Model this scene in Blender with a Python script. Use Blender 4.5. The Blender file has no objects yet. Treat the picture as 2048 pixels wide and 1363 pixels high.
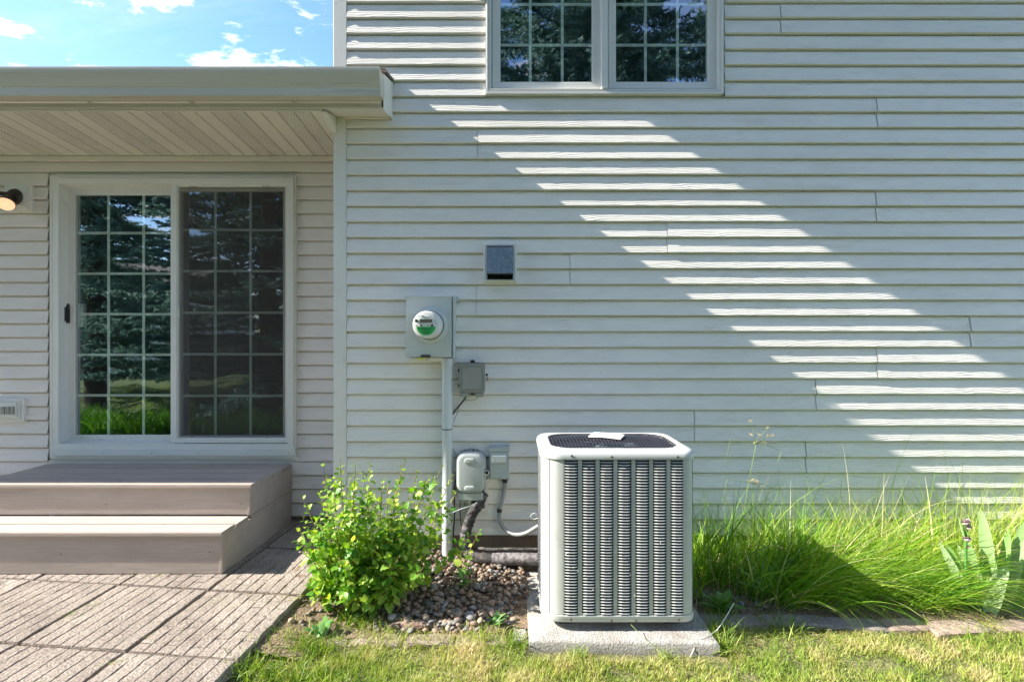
import bpy, bmesh, math, random
import numpy as np
from mathutils import Vector, Matrix, Euler, noise as mnoise
R = math.radians
rnd = random.Random(7)
rs = np.random.RandomState(11)
sc = bpy.context.scene
COL = sc.collection

# ------------------------------------------------------------------ camera, sky, sun, exposure
CH = 1.45
cam = bpy.data.cameras.new('camera'); cam.lens = 18; cam.sensor_width = 36; cam.clip_end = 3000; cam.clip_start = .05
co = bpy.data.objects.new('camera', cam); COL.objects.link(co)
co.location = (0, 0, CH); co.rotation_euler = (R(90), 0, 0); sc.camera = co

SUN = Vector((-1, -.080, .715)).normalized()          # towards the sun
elev = math.asin(SUN.z); rot = math.atan2(SUN.x, SUN.y)
W = bpy.data.worlds.new('World'); sc.world = W; W.use_nodes = True
nt = W.node_tree; nt.nodes.clear()
def N(t, k, **kw):
    n = t.nodes.new(k)
    for a, b in kw.items(): setattr(n, a, b)
    return n
out = N(nt, 'ShaderNodeOutputWorld'); bg = N(nt, 'ShaderNodeBackground'); bg.inputs[1].default_value = .14
sky = N(nt, 'ShaderNodeTexSky', sky_type='NISHITA', sun_disc=False, sun_elevation=elev, sun_rotation=rot, air_density=1.0, dust_density=.25, ozone_density=2.6)
tc = N(nt, 'ShaderNodeTexCoord'); sp = N(nt, 'ShaderNodeSeparateXYZ'); nt.links.new(tc.outputs['Generated'], sp.inputs[0])
def M_(t, op, a, b=None, clamp=False):
    m = N(t, 'ShaderNodeMath', operation=op, use_clamp=clamp)
    for i, v in enumerate((a, b)):
        if v is None: continue
        if isinstance(v, (int, float)): m.inputs[i].default_value = v
        else: t.links.new(v, m.inputs[i])
    return m.outputs[0]
zz = M_(nt, 'ADD', M_(nt, 'MAXIMUM', sp.outputs[2], 0), .12)
cx_ = M_(nt, 'DIVIDE', sp.outputs[0], zz); cy_ = M_(nt, 'DIVIDE', sp.outputs[1], zz)
cb = N(nt, 'ShaderNodeCombineXYZ'); nt.links.new(cx_, cb.inputs[0]); nt.links.new(cy_, cb.inputs[1]); cb.inputs[2].default_value = 3.7
def cloud(scale, detail, lo, hi, dist=0.0, off=(0, 0, 0)):
    mp = N(nt, 'ShaderNodeMapping'); mp.inputs['Location'].default_value = off; mp.inputs['Scale'].default_value = (scale*.75, scale*1.15, 1)
    nt.links.new(cb.outputs[0], mp.inputs[0])
    nn = N(nt, 'ShaderNodeTexNoise'); nn.inputs['Scale'].default_value = 1; nn.inputs['Detail'].default_value = detail
    nn.inputs['Roughness'].default_value = .62; nn.inputs['Distortion'].default_value = dist
    nt.links.new(mp.outputs[0], nn.inputs[0])
    mr = N(nt, 'ShaderNodeMapRange', interpolation_type='SMOOTHSTEP'); nt.links.new(nn.outputs[0], mr.inputs[0])
    mr.inputs[1].default_value = lo; mr.inputs[2].default_value = hi
    return mr.outputs[0]
puff = cloud(6.6, 9, .525, .63, .1, (3.1, 1.7, 0))
veil = cloud(1.6, 7, .46, .78, .5, (9.3, 4.1, 2))
cov = M_(nt, 'MAXIMUM', puff, M_(nt, 'MULTIPLY', veil, .26))
sky_t = N(nt, 'ShaderNodeMix', data_type='RGBA', blend_type='MIX')
nt.links.new(cov, sky_t.inputs[0]); hsv = N(nt, 'ShaderNodeHueSaturation'); hsv.inputs['Hue'].default_value = .507; hsv.inputs['Saturation'].default_value = 1.14; hsv.inputs['Value'].default_value = .95; nt.links.new(sky.outputs[0], hsv.inputs['Color']); nt.links.new(hsv.outputs[0], sky_t.inputs[6]); sky_t.inputs[7].default_value = (3.7, 3.9, 4.3, 1)
nt.links.new(sky_t.outputs[2], bg.inputs[0]); nt.links.new(bg.outputs[0], out.inputs[0])

sl = bpy.data.lights.new('sun', 'SUN'); sl.energy = 5.0; sl.angle = R(.5); sl.color = (1, .94, .84)
so = bpy.data.objects.new('sun', sl); COL.objects.link(so); so.rotation_euler = SUN.to_track_quat('Z', 'Y').to_euler(); so.location = (-8, 0, 12)
sc.view_settings.view_transform = 'Standard'; sc.view_settings.look = 'None'; sc.view_settings.gamma = 1
sc.view_settings.use_curve_mapping = False; sc.view_settings.exposure = 1.6
sc.render.engine = 'CYCLES'
sc.cycles.max_bounces = 8; sc.cycles.transparent_max_bounces = 16; sc.cycles.use_denoising = True

# ------------------------------------------------------------------ helpers
S_R, S_L = 307.0, 270.0
YR, YL = 1024/S_R, 1024/S_L           # planes of the two walls
def X(px, Y): return (px-1024)*Y/1024
def Z(py, Y): return CH+(681.5-py)*Y/1024
def P(px, py, Y): return Vector((X(px, Y), Y, Z(py, Y)))
def tag(o, label=None, cat=None, group=None, kind=None):
    if label: o['label'] = label
    if cat: o['category'] = cat
    if group: o['group'] = group
    if kind: o['kind'] = kind
    return o
def empty(name, loc, label, cat, group=None):
    o = bpy.data.objects.new(name, None); COL.objects.link(o); o.location = loc; o.empty_display_size = .1
    return tag(o, label, cat, group)
def link(name, me, parent=None, mw=None):
    o = bpy.data.objects.new(name, me); COL.objects.link(o)
    if mw is not None: o.matrix_world = mw
    if parent is not None:
        o.parent = parent
        o.matrix_parent_inverse = PI(parent)
    return o
def PI(p):
    m = Matrix.Translation(p.location)
    return m.inverted()
class MB:
    def __init__(s): s.v = []; s.f = []; s.mi = []; s.cur = 0
    def add(s, vs, fs):
        n = len(s.v); s.v += [tuple(v) for v in vs]; s.f += [tuple(i+n for i in f) for f in fs]; s.mi += [s.cur]*len(fs); return s
    def box(s, x0, x1, y0, y1, z0, z1):
        if x0 > x1: x0, x1 = x1, x0
        if y0 > y1: y0, y1 = y1, y0
        if z0 > z1: z0, z1 = z1, z0
        return s.add([(x, y, z) for z in (z0, z1) for y in (y0, y1) for x in (x0, x1)],
                     [(0, 2, 3, 1), (4, 5, 7, 6), (0, 1, 5, 4), (2, 6, 7, 3), (0, 4, 6, 2), (1, 3, 7, 5)])
    def pbox(s, px0, px1, py0, py1, Yf, Yb):       # front face traced at depth Yf, extruded back to Yb
        return s.box(X(px0, Yf), X(px1, Yf), Yf, Yb, Z(py1, Yf), Z(py0, Yf))
    def extx(s, prof, x0, x1, caps=True):          # profile (y,z) extruded along x
        n = len(prof)
        vs = [(x0, a, b) for a, b in prof]+[(x1, a, b) for a, b in prof]
        fs = [(i, (i+1) % n, n+(i+1) % n, n+i) for i in range(n)]
        if caps: fs += [tuple(range(n-1, -1, -1)), tuple(range(n, 2*n))]
        return s.add(vs, fs)
    def rings(s, rings, closed=True, cap0=False, cap1=False):
        n = len(rings[0]); vs = [p for r in rings for p in r]; fs = []
        for k in range(len(rings)-1):
            for i in range(n if closed else n-1):
                j = (i+1) % n; fs.append((k*n+i, k*n+j, (k+1)*n+j, (k+1)*n+i))
        if cap0: fs.append(tuple(range(n-1, -1, -1)))
        if cap1: fs.append(tuple(range((len(rings)-1)*n, len(rings)*n)))
        return s.add(vs, fs)
    def tube(s, pts, r, n=8, caps=True):
        pts = [Vector(p) for p in pts]; rr = r if isinstance(r, (list, tuple)) else [r]*len(pts); rings = []
        up = Vector((0, 0, 1)); prev = None
        for i, p in enumerate(pts):
            t = (pts[min(i+1, len(pts)-1)]-pts[max(i-1, 0)]).normalized()
            a = t.cross(up if prev is None else prev)
            if prev is None:
                if a.length < .1: a = t.cross(Vector((0, 1, 0)))
                a.normalize(); b = t.cross(a).normalized()
            else:
                a.normalize(); b = t.cross(a).normalized()
                # keep frame continuous
            prev = b if prev is None else (prev-t*prev.dot(t)).normalized()
            b = prev; a = b.cross(t).normalized()
            rings.append([p+(a*math.cos(2*math.pi*k/n)+b*math.sin(2*math.pi*k/n))*rr[i] for k in range(n)])
        return s.rings(rings, True, caps, caps)
    def lathe(s, c, axis, prof, n=24, cap0=False, cap1=False):    # prof: (radius, along)
        c = Vector(c); t = Vector(axis).normalized(); a = t.cross(Vector((0, 0, 1)))
        if a.length < .1: a = t.cross(Vector((0, 1, 0)))
        a.normalize(); b = t.cross(a)
        return s.rings([[c+t*h+(a*math.cos(2*math.pi*k/n)+b*math.sin(2*math.pi*k/n))*r for k in range(n)] for r, h in prof], True, cap0, cap1)
    def mesh(s, name, m, bevel=0, smooth=False, seg=1):
        me = bpy.data.meshes.new(name); me.from_pydata(s.v, [], s.f)
        bm = bmesh.new(); bm.from_mesh(me)
        if len(s.f) < 20000: bmesh.ops.recalc_face_normals(bm, faces=bm.faces)
        if bevel:
            es = [e for e in bm.edges if len(e.link_faces) == 2 and e.calc_face_angle(0) > R(35)]
            bmesh.ops.bevel(bm, geom=es, offset=bevel, segments=seg, affect='EDGES', clamp_overlap=True)
        bm.to_mesh(me); bm.free()
        ms = m if isinstance(m, (list, tuple)) else [m]
        for x in ms: me.materials.append(x)
        if len(ms) > 1 and not bevel: me.polygons.foreach_set('material_index', s.mi)
        if smooth: me.shade_smooth() if smooth is True else me.shade_smooth()
        if smooth and smooth is not True:
            me.set_sharp_from_angle(angle=R(smooth))
        return me
    def build(s, name, m, parent=None, bevel=0, smooth=False, seg=1):
        return link(name, s.mesh(name, m, bevel, smooth, seg), parent)
def raw_mesh(name, V, F, mat, tint=None, smooth=False):       # fast numpy mesh, F is (n,3) or (n,4)
    me = bpy.data.meshes.new(name); V = np.asarray(V, np.float32); F = np.asarray(F, np.int32); k = F.shape[1]
    me.vertices.add(len(V)); me.vertices.foreach_set('co', V.ravel())
    me.loops.add(F.size); me.loops.foreach_set('vertex_index', F.ravel())
    me.polygons.add(len(F)); me.polygons.foreach_set('loop_start', np.arange(0, F.size, k, dtype=np.int32))
    me.update(calc_edges=True)
    if tint is not None:
        a = me.attributes.new('tint', 'FLOAT', 'POINT'); a.data.foreach_set('value', np.asarray(tint, np.float32))
    me.materials.append(mat)
    if smooth: me.shade_smooth()
    return me

# ------------------------------------------------------------------ materials
def mat(name, col, rough=.5, metal=0, var=0, vscale=(3, 3, 3), col2=None, lo=.35, hi=.7, bump=0, bscale=(40, 40, 40), bdet=4,
        bdist=.003, rand=0, trans=0, spec=.5, coat=0, fine=0, dirt=None, dscale=(2, 2, 2), dlo=.55, dhi=.8, bump2=0, b2scale=(5, 5, 5)):
    m = bpy.data.materials.new(name); m.use_nodes = True; t = m.node_tree; t.nodes.clear()
    o = N(t, 'ShaderNodeOutputMaterial'); b = N(t, 'ShaderNodeBsdfPrincipled'); L = t.links.new
    b.inputs['Roughness'].default_value = rough; b.inputs['Metallic'].default_value = metal
    b.inputs['Specular IOR Level'].default_value = spec; b.inputs['Coat Weight'].default_value = coat
    tc = N(t, 'ShaderNodeTexCoord'); base = tc.outputs['Object']
    oi = N(t, 'ShaderNodeObjectInfo')
    va = N(t, 'ShaderNodeVectorMath', operation='ADD'); L(base, va.inputs[0])
    sc_ = N(t, 'ShaderNodeVectorMath', operation='SCALE'); L(oi.outputs['Random'], sc_.inputs['Scale']); sc_.inputs[0].default_value = (7.3, 3.1, 0.0)
    L(sc_.outputs[0], va.inputs[1]); vec = va.outputs[0]
    def ns(scale, det, rough_=.55):
        mp = N(t, 'ShaderNodeMapping'); mp.inputs['Scale'].default_value = scale; L(vec, mp.inputs[0])
        n = N(t, 'ShaderNodeTexNoise'); n.inputs['Scale'].default_value = 1; n.inputs['Detail'].default_value = det; n.inputs['Roughness'].default_value = rough_
        L(mp.outputs[0], n.inputs[0]); return n.outputs[0]
    c = (*col, 1)
    mix = N(t, 'ShaderNodeMix', data_type='RGBA'); mix.inputs[6].default_value = c
    mix.inputs[7].default_value = (*(col2 or tuple(max(0, v*(1-var)) for v in col)), 1)
    mr = N(t, 'ShaderNodeMapRange'); mr.inputs[1].default_value = lo; mr.inputs[2].default_value = hi; L(ns(vscale, 5), mr.inputs[0]); L(mr.outputs[0], mix.inputs[0])
    last = mix.outputs[2]
    if fine:
        m2 = N(t, 'ShaderNodeMix', data_type='RGBA', blend_type='MULTIPLY'); m2.inputs[0].default_value = 1; L(last, m2.inputs[6])
        r2 = N(t, 'ShaderNodeMapRange'); r2.inputs[1].default_value = .3; r2.inputs[2].default_value = .7; r2.inputs[3].default_value = 1-fine; r2.inputs[4].default_value = 1+fine
        L(ns(bscale, 3, .7), r2.inputs[0]); L(r2.outputs[0], m2.inputs[7]); last = m2.outputs[2]
    if dirt:
        m3 = N(t, 'ShaderNodeMix', data_type='RGBA'); L(last, m3.inputs[6]); m3.inputs[7].default_value = (*dirt, 1)
        r3 = N(t, 'ShaderNodeMapRange'); r3.inputs[1].default_value = dlo; r3.inputs[2].default_value = dhi; L(ns(dscale, 6, .65), r3.inputs[0]); r3.inputs[4].default_value = .8
        L(r3.outputs[0], m3.inputs[0]); last = m3.outputs[2]
    if rand:
        hs = N(t, 'ShaderNodeHueSaturation'); L(last, hs.inputs['Color'])
        L(M_(t, 'ADD', M_(t, 'MULTIPLY', oi.outputs['Random'], rand*2), 1-rand), hs.inputs['Value']); last = hs.outputs[0]
    L(last, b.inputs['Base Color'])
    if bump:
        bp = N(t, 'ShaderNodeBump'); bp.inputs['Strength'].default_value = bump; bp.inputs['Distance'].default_value = bdist
        h = ns(bscale, bdet, .6)
        if bump2: h = M_(t, 'ADD', h, M_(t, 'MULTIPLY', ns(b2scale, 3), bump2))
        L(h, bp.inputs['Height']); L(bp.outputs[0], b.inputs['Normal'])
    if trans:
        tr = N(t, 'ShaderNodeBsdfTranslucent'); L(last, tr.inputs[0]); ms = N(t, 'ShaderNodeMixShader'); ms.inputs[0].default_value = trans
        L(b.outputs[0], ms.inputs[1]); L(tr.outputs[0], ms.inputs[2]); L(ms.outputs[0], o.inputs[0])
    else: L(b.outputs[0], o.inputs[0])
    m['bsdf'] = 1
    return m
def tintmat(name, stops, rough=.5, trans=.35, spec=.35, bump=0):
    m = bpy.data.materials.new(name); m.use_nodes = True; t = m.node_tree; t.nodes.clear(); L = t.links.new
    o = N(t, 'ShaderNodeOutputMaterial'); b = N(t, 'ShaderNodeBsdfPrincipled'); b.inputs['Roughness'].default_value = rough; b.inputs['Specular IOR Level'].default_value = spec
    a = N(t, 'ShaderNodeAttribute', attribute_name='tint'); rp = N(t, 'ShaderNodeValToRGB')
    oi = N(t, 'ShaderNodeObjectInfo'); L(M_(t, 'FRACT', M_(t, 'ADD', a.outputs['Fac'], oi.outputs['Random'])) if name == 'leaf' else a.outputs['Fac'], rp.inputs[0])
    e = rp.color_ramp.elements
    for i, (p, c) in enumerate(stops):
        k = e[i] if i < 2 else e.new(p)
        k.position = p; k.color = (*c, 1)
    L(rp.outputs[0], b.inputs['Base Color'])
    tr = N(t, 'ShaderNodeBsdfTranslucent'); ms = N(t, 'ShaderNodeMixShader'); ms.inputs[0].default_value = trans
    hs = N(t, 'ShaderNodeHueSaturation'); hs.inputs['Saturation'].default_value = 1.15; hs.inputs['Value'].default_value = 1.5; hs.inputs['Hue'].default_value = .49
    L(rp.outputs[0], hs.inputs['Color']); L(hs.outputs[0], tr.inputs[0])
    L(b.outputs[0], ms.inputs[1]); L(tr.outputs[0], ms.inputs[2]); L(ms.outputs[0], o.inputs[0])
    return m

def siding_mat(name, col):
    m = mat(name, col, rough=.5, var=.06, vscale=(1.2, 1, 3), dirt=tuple(c*f for c, f in zip(col, (.74, .72, .64))), dscale=(.9, 1, 6), dlo=.57, dhi=.88, spec=.35)
    t = m.node_tree; L = t.links.new
    b = [n for n in t.nodes if n.type == 'BSDF_PRINCIPLED'][0]; vec = [n for n in t.nodes if n.type == 'VECT_MATH' and n.operation == 'ADD'][0].outputs[0]
    # embossed wood grain: warped fine lines running along the board
    mp = N(t, 'ShaderNodeMapping'); mp.inputs['Scale'].default_value = (3.5, 1, 11); L(vec, mp.inputs[0])
    wn = N(t, 'ShaderNodeTexNoise'); wn.inputs['Scale'].default_value = 1; wn.inputs['Detail'].default_value = 1.5; L(mp.outputs[0], wn.inputs[0])
    sp = N(t, 'ShaderNodeSeparateXYZ'); L(vec, sp.inputs[0])
    ph = M_(t, 'ADD', M_(t, 'MULTIPLY', sp.outputs[2], 560.0), M_(t, 'MULTIPLY', wn.outputs[0], 34.0))
    sn = M_(t, 'POWER', M_(t, 'ADD', M_(t, 'MULTIPLY', M_(t, 'SINE', ph), .5), .5), 2.2)
    mp2 = N(t, 'ShaderNodeMapping'); mp2.inputs['Scale'].default_value = (9, 1, 26); L(vec, mp2.inputs[0])
    an = N(t, 'ShaderNodeTexNoise'); an.inputs['Scale'].default_value = 1; an.inputs['Detail'].default_value = 2; L(mp2.outputs[0], an.inputs[0])
    am = N(t, 'ShaderNodeMapRange'); am.inputs[1].default_value = .4; am.inputs[2].default_value = .66; am.inputs[3].default_value = .15; L(an.outputs[0], am.inputs[0])
    mp3 = N(t, 'ShaderNodeMapping'); mp3.inputs['Scale'].default_value = (110, 1, 14); L(vec, mp3.inputs[0])
    fn = N(t, 'ShaderNodeTexNoise'); fn.inputs['Scale'].default_value = 1; fn.inputs['Detail'].default_value = 2; L(mp3.outputs[0], fn.inputs[0])
    h = M_(t, 'ADD', M_(t, 'MULTIPLY', sn, am.outputs[0]), M_(t, 'MULTIPLY', fn.outputs[0], .25))
    bp = N(t, 'ShaderNodeBump'); bp.inputs['Strength'].default_value = .8; bp.inputs['Distance'].default_value = .0022
    L(h, bp.inputs['Height']); L(bp.outputs[0], b.inputs['Normal'])
    return m
M = {}
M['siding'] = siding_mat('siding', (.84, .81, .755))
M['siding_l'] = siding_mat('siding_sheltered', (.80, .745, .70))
M['trim'] = mat('vinyl_trim', (.79, .775, .73), .42, var=.06, vscale=(2, 2, 2), bump=.12, bscale=(30, 30, 30), dirt=(.5, .48, .42), dscale=(4, 4, 3), dlo=.62, dhi=.85)
M['win'] = mat('window_vinyl', (.76, .75, .72), .35, var=.05, dirt=(.45, .42, .37), dscale=(6, 6, 5), dlo=.64, dhi=.86)
M['munt'] = mat('muntin_white', (.78, .82, .78), .5, var=.02)
M['gutter'] = mat('gutter_paint', (.63, .60, .51), .38, var=.1, vscale=(.8, 6, 14), dirt=(.33, .3, .23), dscale=(1.5, 20, 24), dlo=.58, dhi=.76, bump=.05, bscale=(3, 20, 20))
M['fascia'] = mat('fascia_metal', (.6, .57, .48), .45, var=.12, vscale=(2, 5, 5), dirt=(.36, .33, .25), dscale=(4, 3, 3), dlo=.6, dhi=.8)
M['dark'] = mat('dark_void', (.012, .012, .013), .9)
M['shingle'] = mat('roof_shingle', (.16, .14, .12), .9, var=.5, vscale=(20, 20, 20), bump=.6, bscale=(120, 120, 120))
M['found'] = mat('foundation_concrete', (.29, .22, .165), .9, col2=(.19, .14, .10), vscale=(3, 3, 8), bump=.5, bscale=(90, 90, 90), fine=.15)
M['deck'] = mat('composite_deck', (.46, .385, .335), .62, var=.12, vscale=(2, 14, 14), bump=.6, bscale=(7, 150, 150), bdist=.002, fine=.1, rand=.05, dirt=(.36, .3, .26), dscale=(1.5, 3, 3), dlo=.58, dhi=.8)
M['paver'] = mat('paver_concrete', (.335, .285, .24), .93, col2=(.22, .18, .15), vscale=(5, 5, 5), bump=1, bscale=(110, 110, 110), bdist=.008, fine=.6, rand=.06, dirt=(.24, .2, .165), dscale=(7, 7, 7), dlo=.58, dhi=.78, bump2=1.0, b2scale=(38, 38, 38))
M['pad'] = mat('pad_concrete', (.44, .42, .39), .95, col2=(.32, .30, .27), vscale=(9, 9, 9), bump=1, bscale=(110, 110, 110), bdist=.010, fine=.35, dirt=(.22, .18, .14), dscale=(5, 5, 22), dlo=.52, dhi=.76)
M['edge'] = mat('edging_concrete', (.30, .26, .245), .93, col2=(.21, .185, .17), vscale=(9, 9, 9), bump=.9, bscale=(130, 130, 130), bdist=.005, fine=.35)
M['edge2'] = mat('edging_pink', (.42, .31, .26), .93, col2=(.3, .22, .18), vscale=(9, 9, 9), bump=.9, bscale=(130, 130, 130), bdist=.005, fine=.35)
M['edge3'] = mat('edging_soiled', (.33, .27, .22), .95, col2=(.2, .15, .11), vscale=(16, 16, 16), bump=1, bscale=(110, 110, 110), bdist=.008, fine=.4)
M['sand'] = mat('joint_sand', (.16, .12, .085), .95, col2=(.27, .19, .12), vscale=(8, 8, 8), bump=.8, bscale=(200, 200, 200))
M['soil'] = mat('soil', (.17, .115, .075), .97, col2=(.30, .215, .15), vscale=(10, 10, 10), bump=1, bscale=(70, 70, 70), bdist=.02, fine=.45)
M['lawn'] = mat('lawn_ground', (.13, .15, .04), .95, col2=(.27, .22, .11), vscale=(4, 4, 4), bump=1, bscale=(60, 60, 60), bdist=.03, fine=.4)
M['ac'] = mat('ac_paint', (.50, .515, .495), .38, var=.06, vscale=(2, 2, 4), bump=.1, bscale=(300, 300, 300), bdist=.0006, dirt=(.37, .365, .32), dscale=(8, 8, 5), dlo=.55, dhi=.8)
M['coil'] = mat('coil_black', (.016, .02, .035), .6, bump=.5, bscale=(30, 30, 500))
M['wire'] = mat('grille_wire', (.035, .036, .045), .28, spec=.7)
M['screw'] = mat('screw', (.16, .14, .12), .35, metal=.8)
M['galv'] = mat('galvanised', (.30, .36, .42), .42, metal=.55, col2=(.15, .2, .27), vscale=(120, 120, 120), lo=.42, hi=.6)
M['meterbox'] = mat('meter_grey', (.54, .585, .575), .38, var=.07, vscale=(5, 5, 5), dirt=(.36, .38, .34), dscale=(5, 5, 5), dlo=.62, dhi=.85, bump=.04, bscale=(200, 200, 200))
M['conduit'] = mat('conduit_grey', (.56, .60, .60), .42, var=.06, vscale=(4, 4, 2), dirt=(.38, .36, .3), dscale=(8, 8, 3), dlo=.6, dhi=.85)
M['nid'] = mat('box_taupe', (.30, .31, .28), .45, var=.08)
M['telco'] = mat('telecom_grey', (.42, .46, .45), .42, var=.12, dirt=(.26, .25, .22), dscale=(14, 14, 14), dlo=.58, dhi=.78)
M['disc'] = mat('disconnect_grey', (.42, .48, .48), .45, var=.1, dirt=(.24, .33, .45), dscale=(22, 10, 10), dlo=.58, dhi=.72)
M['black'] = mat('black_rubber', (.018, .018, .02), .5)
M['foam'] = mat('pipe_foam', (.035, .03, .03), .8, col2=(.14, .125, .12), vscale=(14, 14, 30), lo=.44, hi=.62, bump=.8, bscale=(60, 60, 60), bdist=.01)
M['tape'] = mat('pipe_tape', (.26, .24, .24), .55, col2=(.07, .06, .065), vscale=(40, 40, 40), bump=.8, bscale=(60, 60, 60), bdist=.01)
M['flex'] = mat('flex_conduit', (.30, .31, .31), .4, metal=.2)
M['mtrwhite'] = mat('meter_white', (.7, .71, .68), .3, coat=.4)
M['green'] = mat('label_green', (.015, .33, .06), .5)
M['lcd'] = mat('lcd', (.08, .08, .055), .2)
M['ink'] = mat('ink', (.03, .04, .035), .6)
M['yellow'] = mat('yellow_tag', (.8, .75, .08), .6)
M['bronze'] = mat('bronze', (.05, .036, .03), .42, metal=.3)
M['paper'] = mat('paper', (.78, .73, .66), .7, var=.06)
M['cyan'] = mat('paper_cyan', (.35, .62, .66), .7)
M['bark'] = mat('bark', (.13, .075, .055), .95, col2=(.33, .23, .19), vscale=(14, 14, 50), bump=1, bscale=(40, 40, 160), bdist=.01)
M['stem'] = mat('shrub_stem', (.30, .21, .10), .7, col2=(.19, .13, .06), vscale=(20, 20, 9))
M['stemg'] = mat('green_stem', (.16, .25, .07), .6)
M['trunk'] = mat('spruce_trunk', (.11, .085, .07), .95, bump=1, bscale=(12, 12, 40), bdist=.03)
M['soffit'] = mat('soffit_vinyl', (.76, .715, .64), .5, var=.05, vscale=(2, 1, 1))
M['cork'] = mat('wood_fence', (.30, .24, .19), .9, var=.35, vscale=(12, 12, 2), rand=.18)
M['nwall'] = mat('neighbour_siding', (.7, .7, .68), .7)
M['room'] = mat('unlit_room', (.05, .045, .045), .9)  # near-black: the gloom of the unlit rooms is put into the colour
M['petal'] = mat('faded_petal', (.66, .55, .58), .7, col2=(.4, .28, .26), vscale=(60, 60, 60), trans=.3)
M['brownp'] = mat('seed_head', (.42, .3, .15), .9, col2=(.6, .5, .25), vscale=(90, 90, 90))
M['pebble'] = [mat('pebble_a', (.29, .225, .17), .75, rand=.45, col2=(.18, .13, .095), vscale=(30, 30, 30), bump=.3, bscale=(200, 200, 200), fine=.12),
               mat('pebble_b', (.33, .23, .165), .7, rand=.35, col2=(.22, .15, .11), vscale=(30, 30, 30), bump=.3, bscale=(200, 200, 200), fine=.12),
               mat('pebble_c', (.19, .185, .185), .7, rand=.45, col2=(.3, .29, .27), vscale=(30, 30, 30), bump=.3, bscale=(200, 200, 200), fine=.12)]
M['grass'] = tintmat('lawn_blades', [(0, (.08, .18, .02)), (.4, (.22, .34, .04)), (.7, (.42, .43, .12)), (1, (.6, .52, .3))], trans=.3)
M['tall'] = tintmat('tall_blades', [(0, (.05, .17, .014)), (.42, (.17, .36, .025)), (.78, (.42, .52, .07)), (1, (.66, .6, .34))], trans=.45)
M['leaf'] = tintmat('leaf', [(0, (.06, .20, .02)), (.5, (.19, .38, .04)), (1, (.45, .58, .11))], trans=.4, rough=.42)
M['iris'] = tintmat('iris_leaf', [(0, (.11, .28, .06)), (.6, (.24, .41, .13)), (1, (.40, .50, .29))], trans=.25, rough=.45)
M['needle'] = tintmat('needles', [(0, (.045, .10, .075)), (.6, (.12, .22, .18)), (1, (.28, .42, .38))], trans=.25, rough=.6)
M['hedge'] = tintmat('bed_leaf', [(0, (.03, .12, .015)), (.6, (.08, .24, .03)), (1, (.2, .38, .08))], trans=.35)

def glass(name, refl, tint):
    m = bpy.data.materials.new(name); m.use_nodes = True; t = m.node_tree; t.nodes.clear(); L = t.links.new
    o = N(t, 'ShaderNodeOutputMaterial'); g = N(t, 'ShaderNodeBsdfGlossy'); g.inputs['Roughness'].default_value = .008; g.inputs[0].default_value = (.92, .97, 1, 1)
    tr = N(t, 'ShaderNodeBsdfTransparent'); tr.inputs[0].default_value = (*tint, 1)
    fr = N(t, 'ShaderNodeFresnel'); fr.inputs[0].default_value = 1.5
    f = M_(t, 'ADD', M_(t, 'MULTIPLY', fr.outputs[0], 1.2), refl, True); ge = N(t, 'ShaderNodeNewGeometry'); nb_ = M_(t, 'SUBTRACT', 1.0, ge.outputs['Backfacing']); f = M_(t, 'MULTIPLY', f, nb_)
    tm = N(t, 'ShaderNodeMix', data_type='RGBA'); tm.inputs[6].default_value = (*tint, 1); tm.inputs[7].default_value = (1, 1, 1, 1); L(ge.outputs['Backfacing'], tm.inputs[0]); L(tm.outputs[2], tr.inputs[0])
    ms = N(t, 'ShaderNodeMixShader'); L(f, ms.inputs[0]); L(tr.outputs[0], ms.inputs[1]); L(g.outputs[0], ms.inputs[2])
    tc = N(t, 'ShaderNodeTexCoord'); n = N(t, 'ShaderNodeTexNoise'); n.inputs['Scale'].default_value = 2.6; n.inputs['Detail'].default_value = 1; L(tc.outputs['Object'], n.inputs[0])
    bp = N(t, 'ShaderNodeBump'); bp.inputs['Strength'].default_value = .35; bp.inputs['Distance'].default_value = .006; L(n.outputs[0], bp.inputs['Height']); L(bp.outputs[0], g.inputs['Normal'])
    L(ms.outputs[0], o.inputs[0]); return m
M['glass'] = glass('window_glass', .26, (.9, .96, .93))
M['glass_clear'] = glass('cover_glass', .02, (.95, .97, .95))
def screen_mat():
    m = bpy.data.materials.new('insect_screen'); m.use_nodes = True; t = m.node_tree; t.nodes.clear(); L = t.links.new
    o = N(t, 'ShaderNodeOutputMaterial'); d = N(t, 'ShaderNodeBsdfDiffuse'); d.inputs[0].default_value = (.10, .092, .088, 1)
    tr = N(t, 'ShaderNodeBsdfTransparent'); ms = N(t, 'ShaderNodeMixShader')
    tc = N(t, 'ShaderNodeTexCoord'); n = N(t, 'ShaderNodeTexNoise'); n.inputs['Scale'].default_value = 3; n.inputs['Detail'].default_value = 5; L(tc.outputs['Object'], n.inputs[0])
    mr = N(t, 'ShaderNodeMapRange'); mr.inputs[3].default_value = .36; mr.inputs[4].default_value = .5; L(n.outputs[0], mr.inputs[0]); L(mr.outputs[0], ms.inputs[0])
    L(tr.outputs[0], ms.inputs[1]); L(d.outputs[0], ms.inputs[2]); L(ms.outputs[0], o.inputs[0]); return m
M['screen'] = screen_mat()
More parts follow.
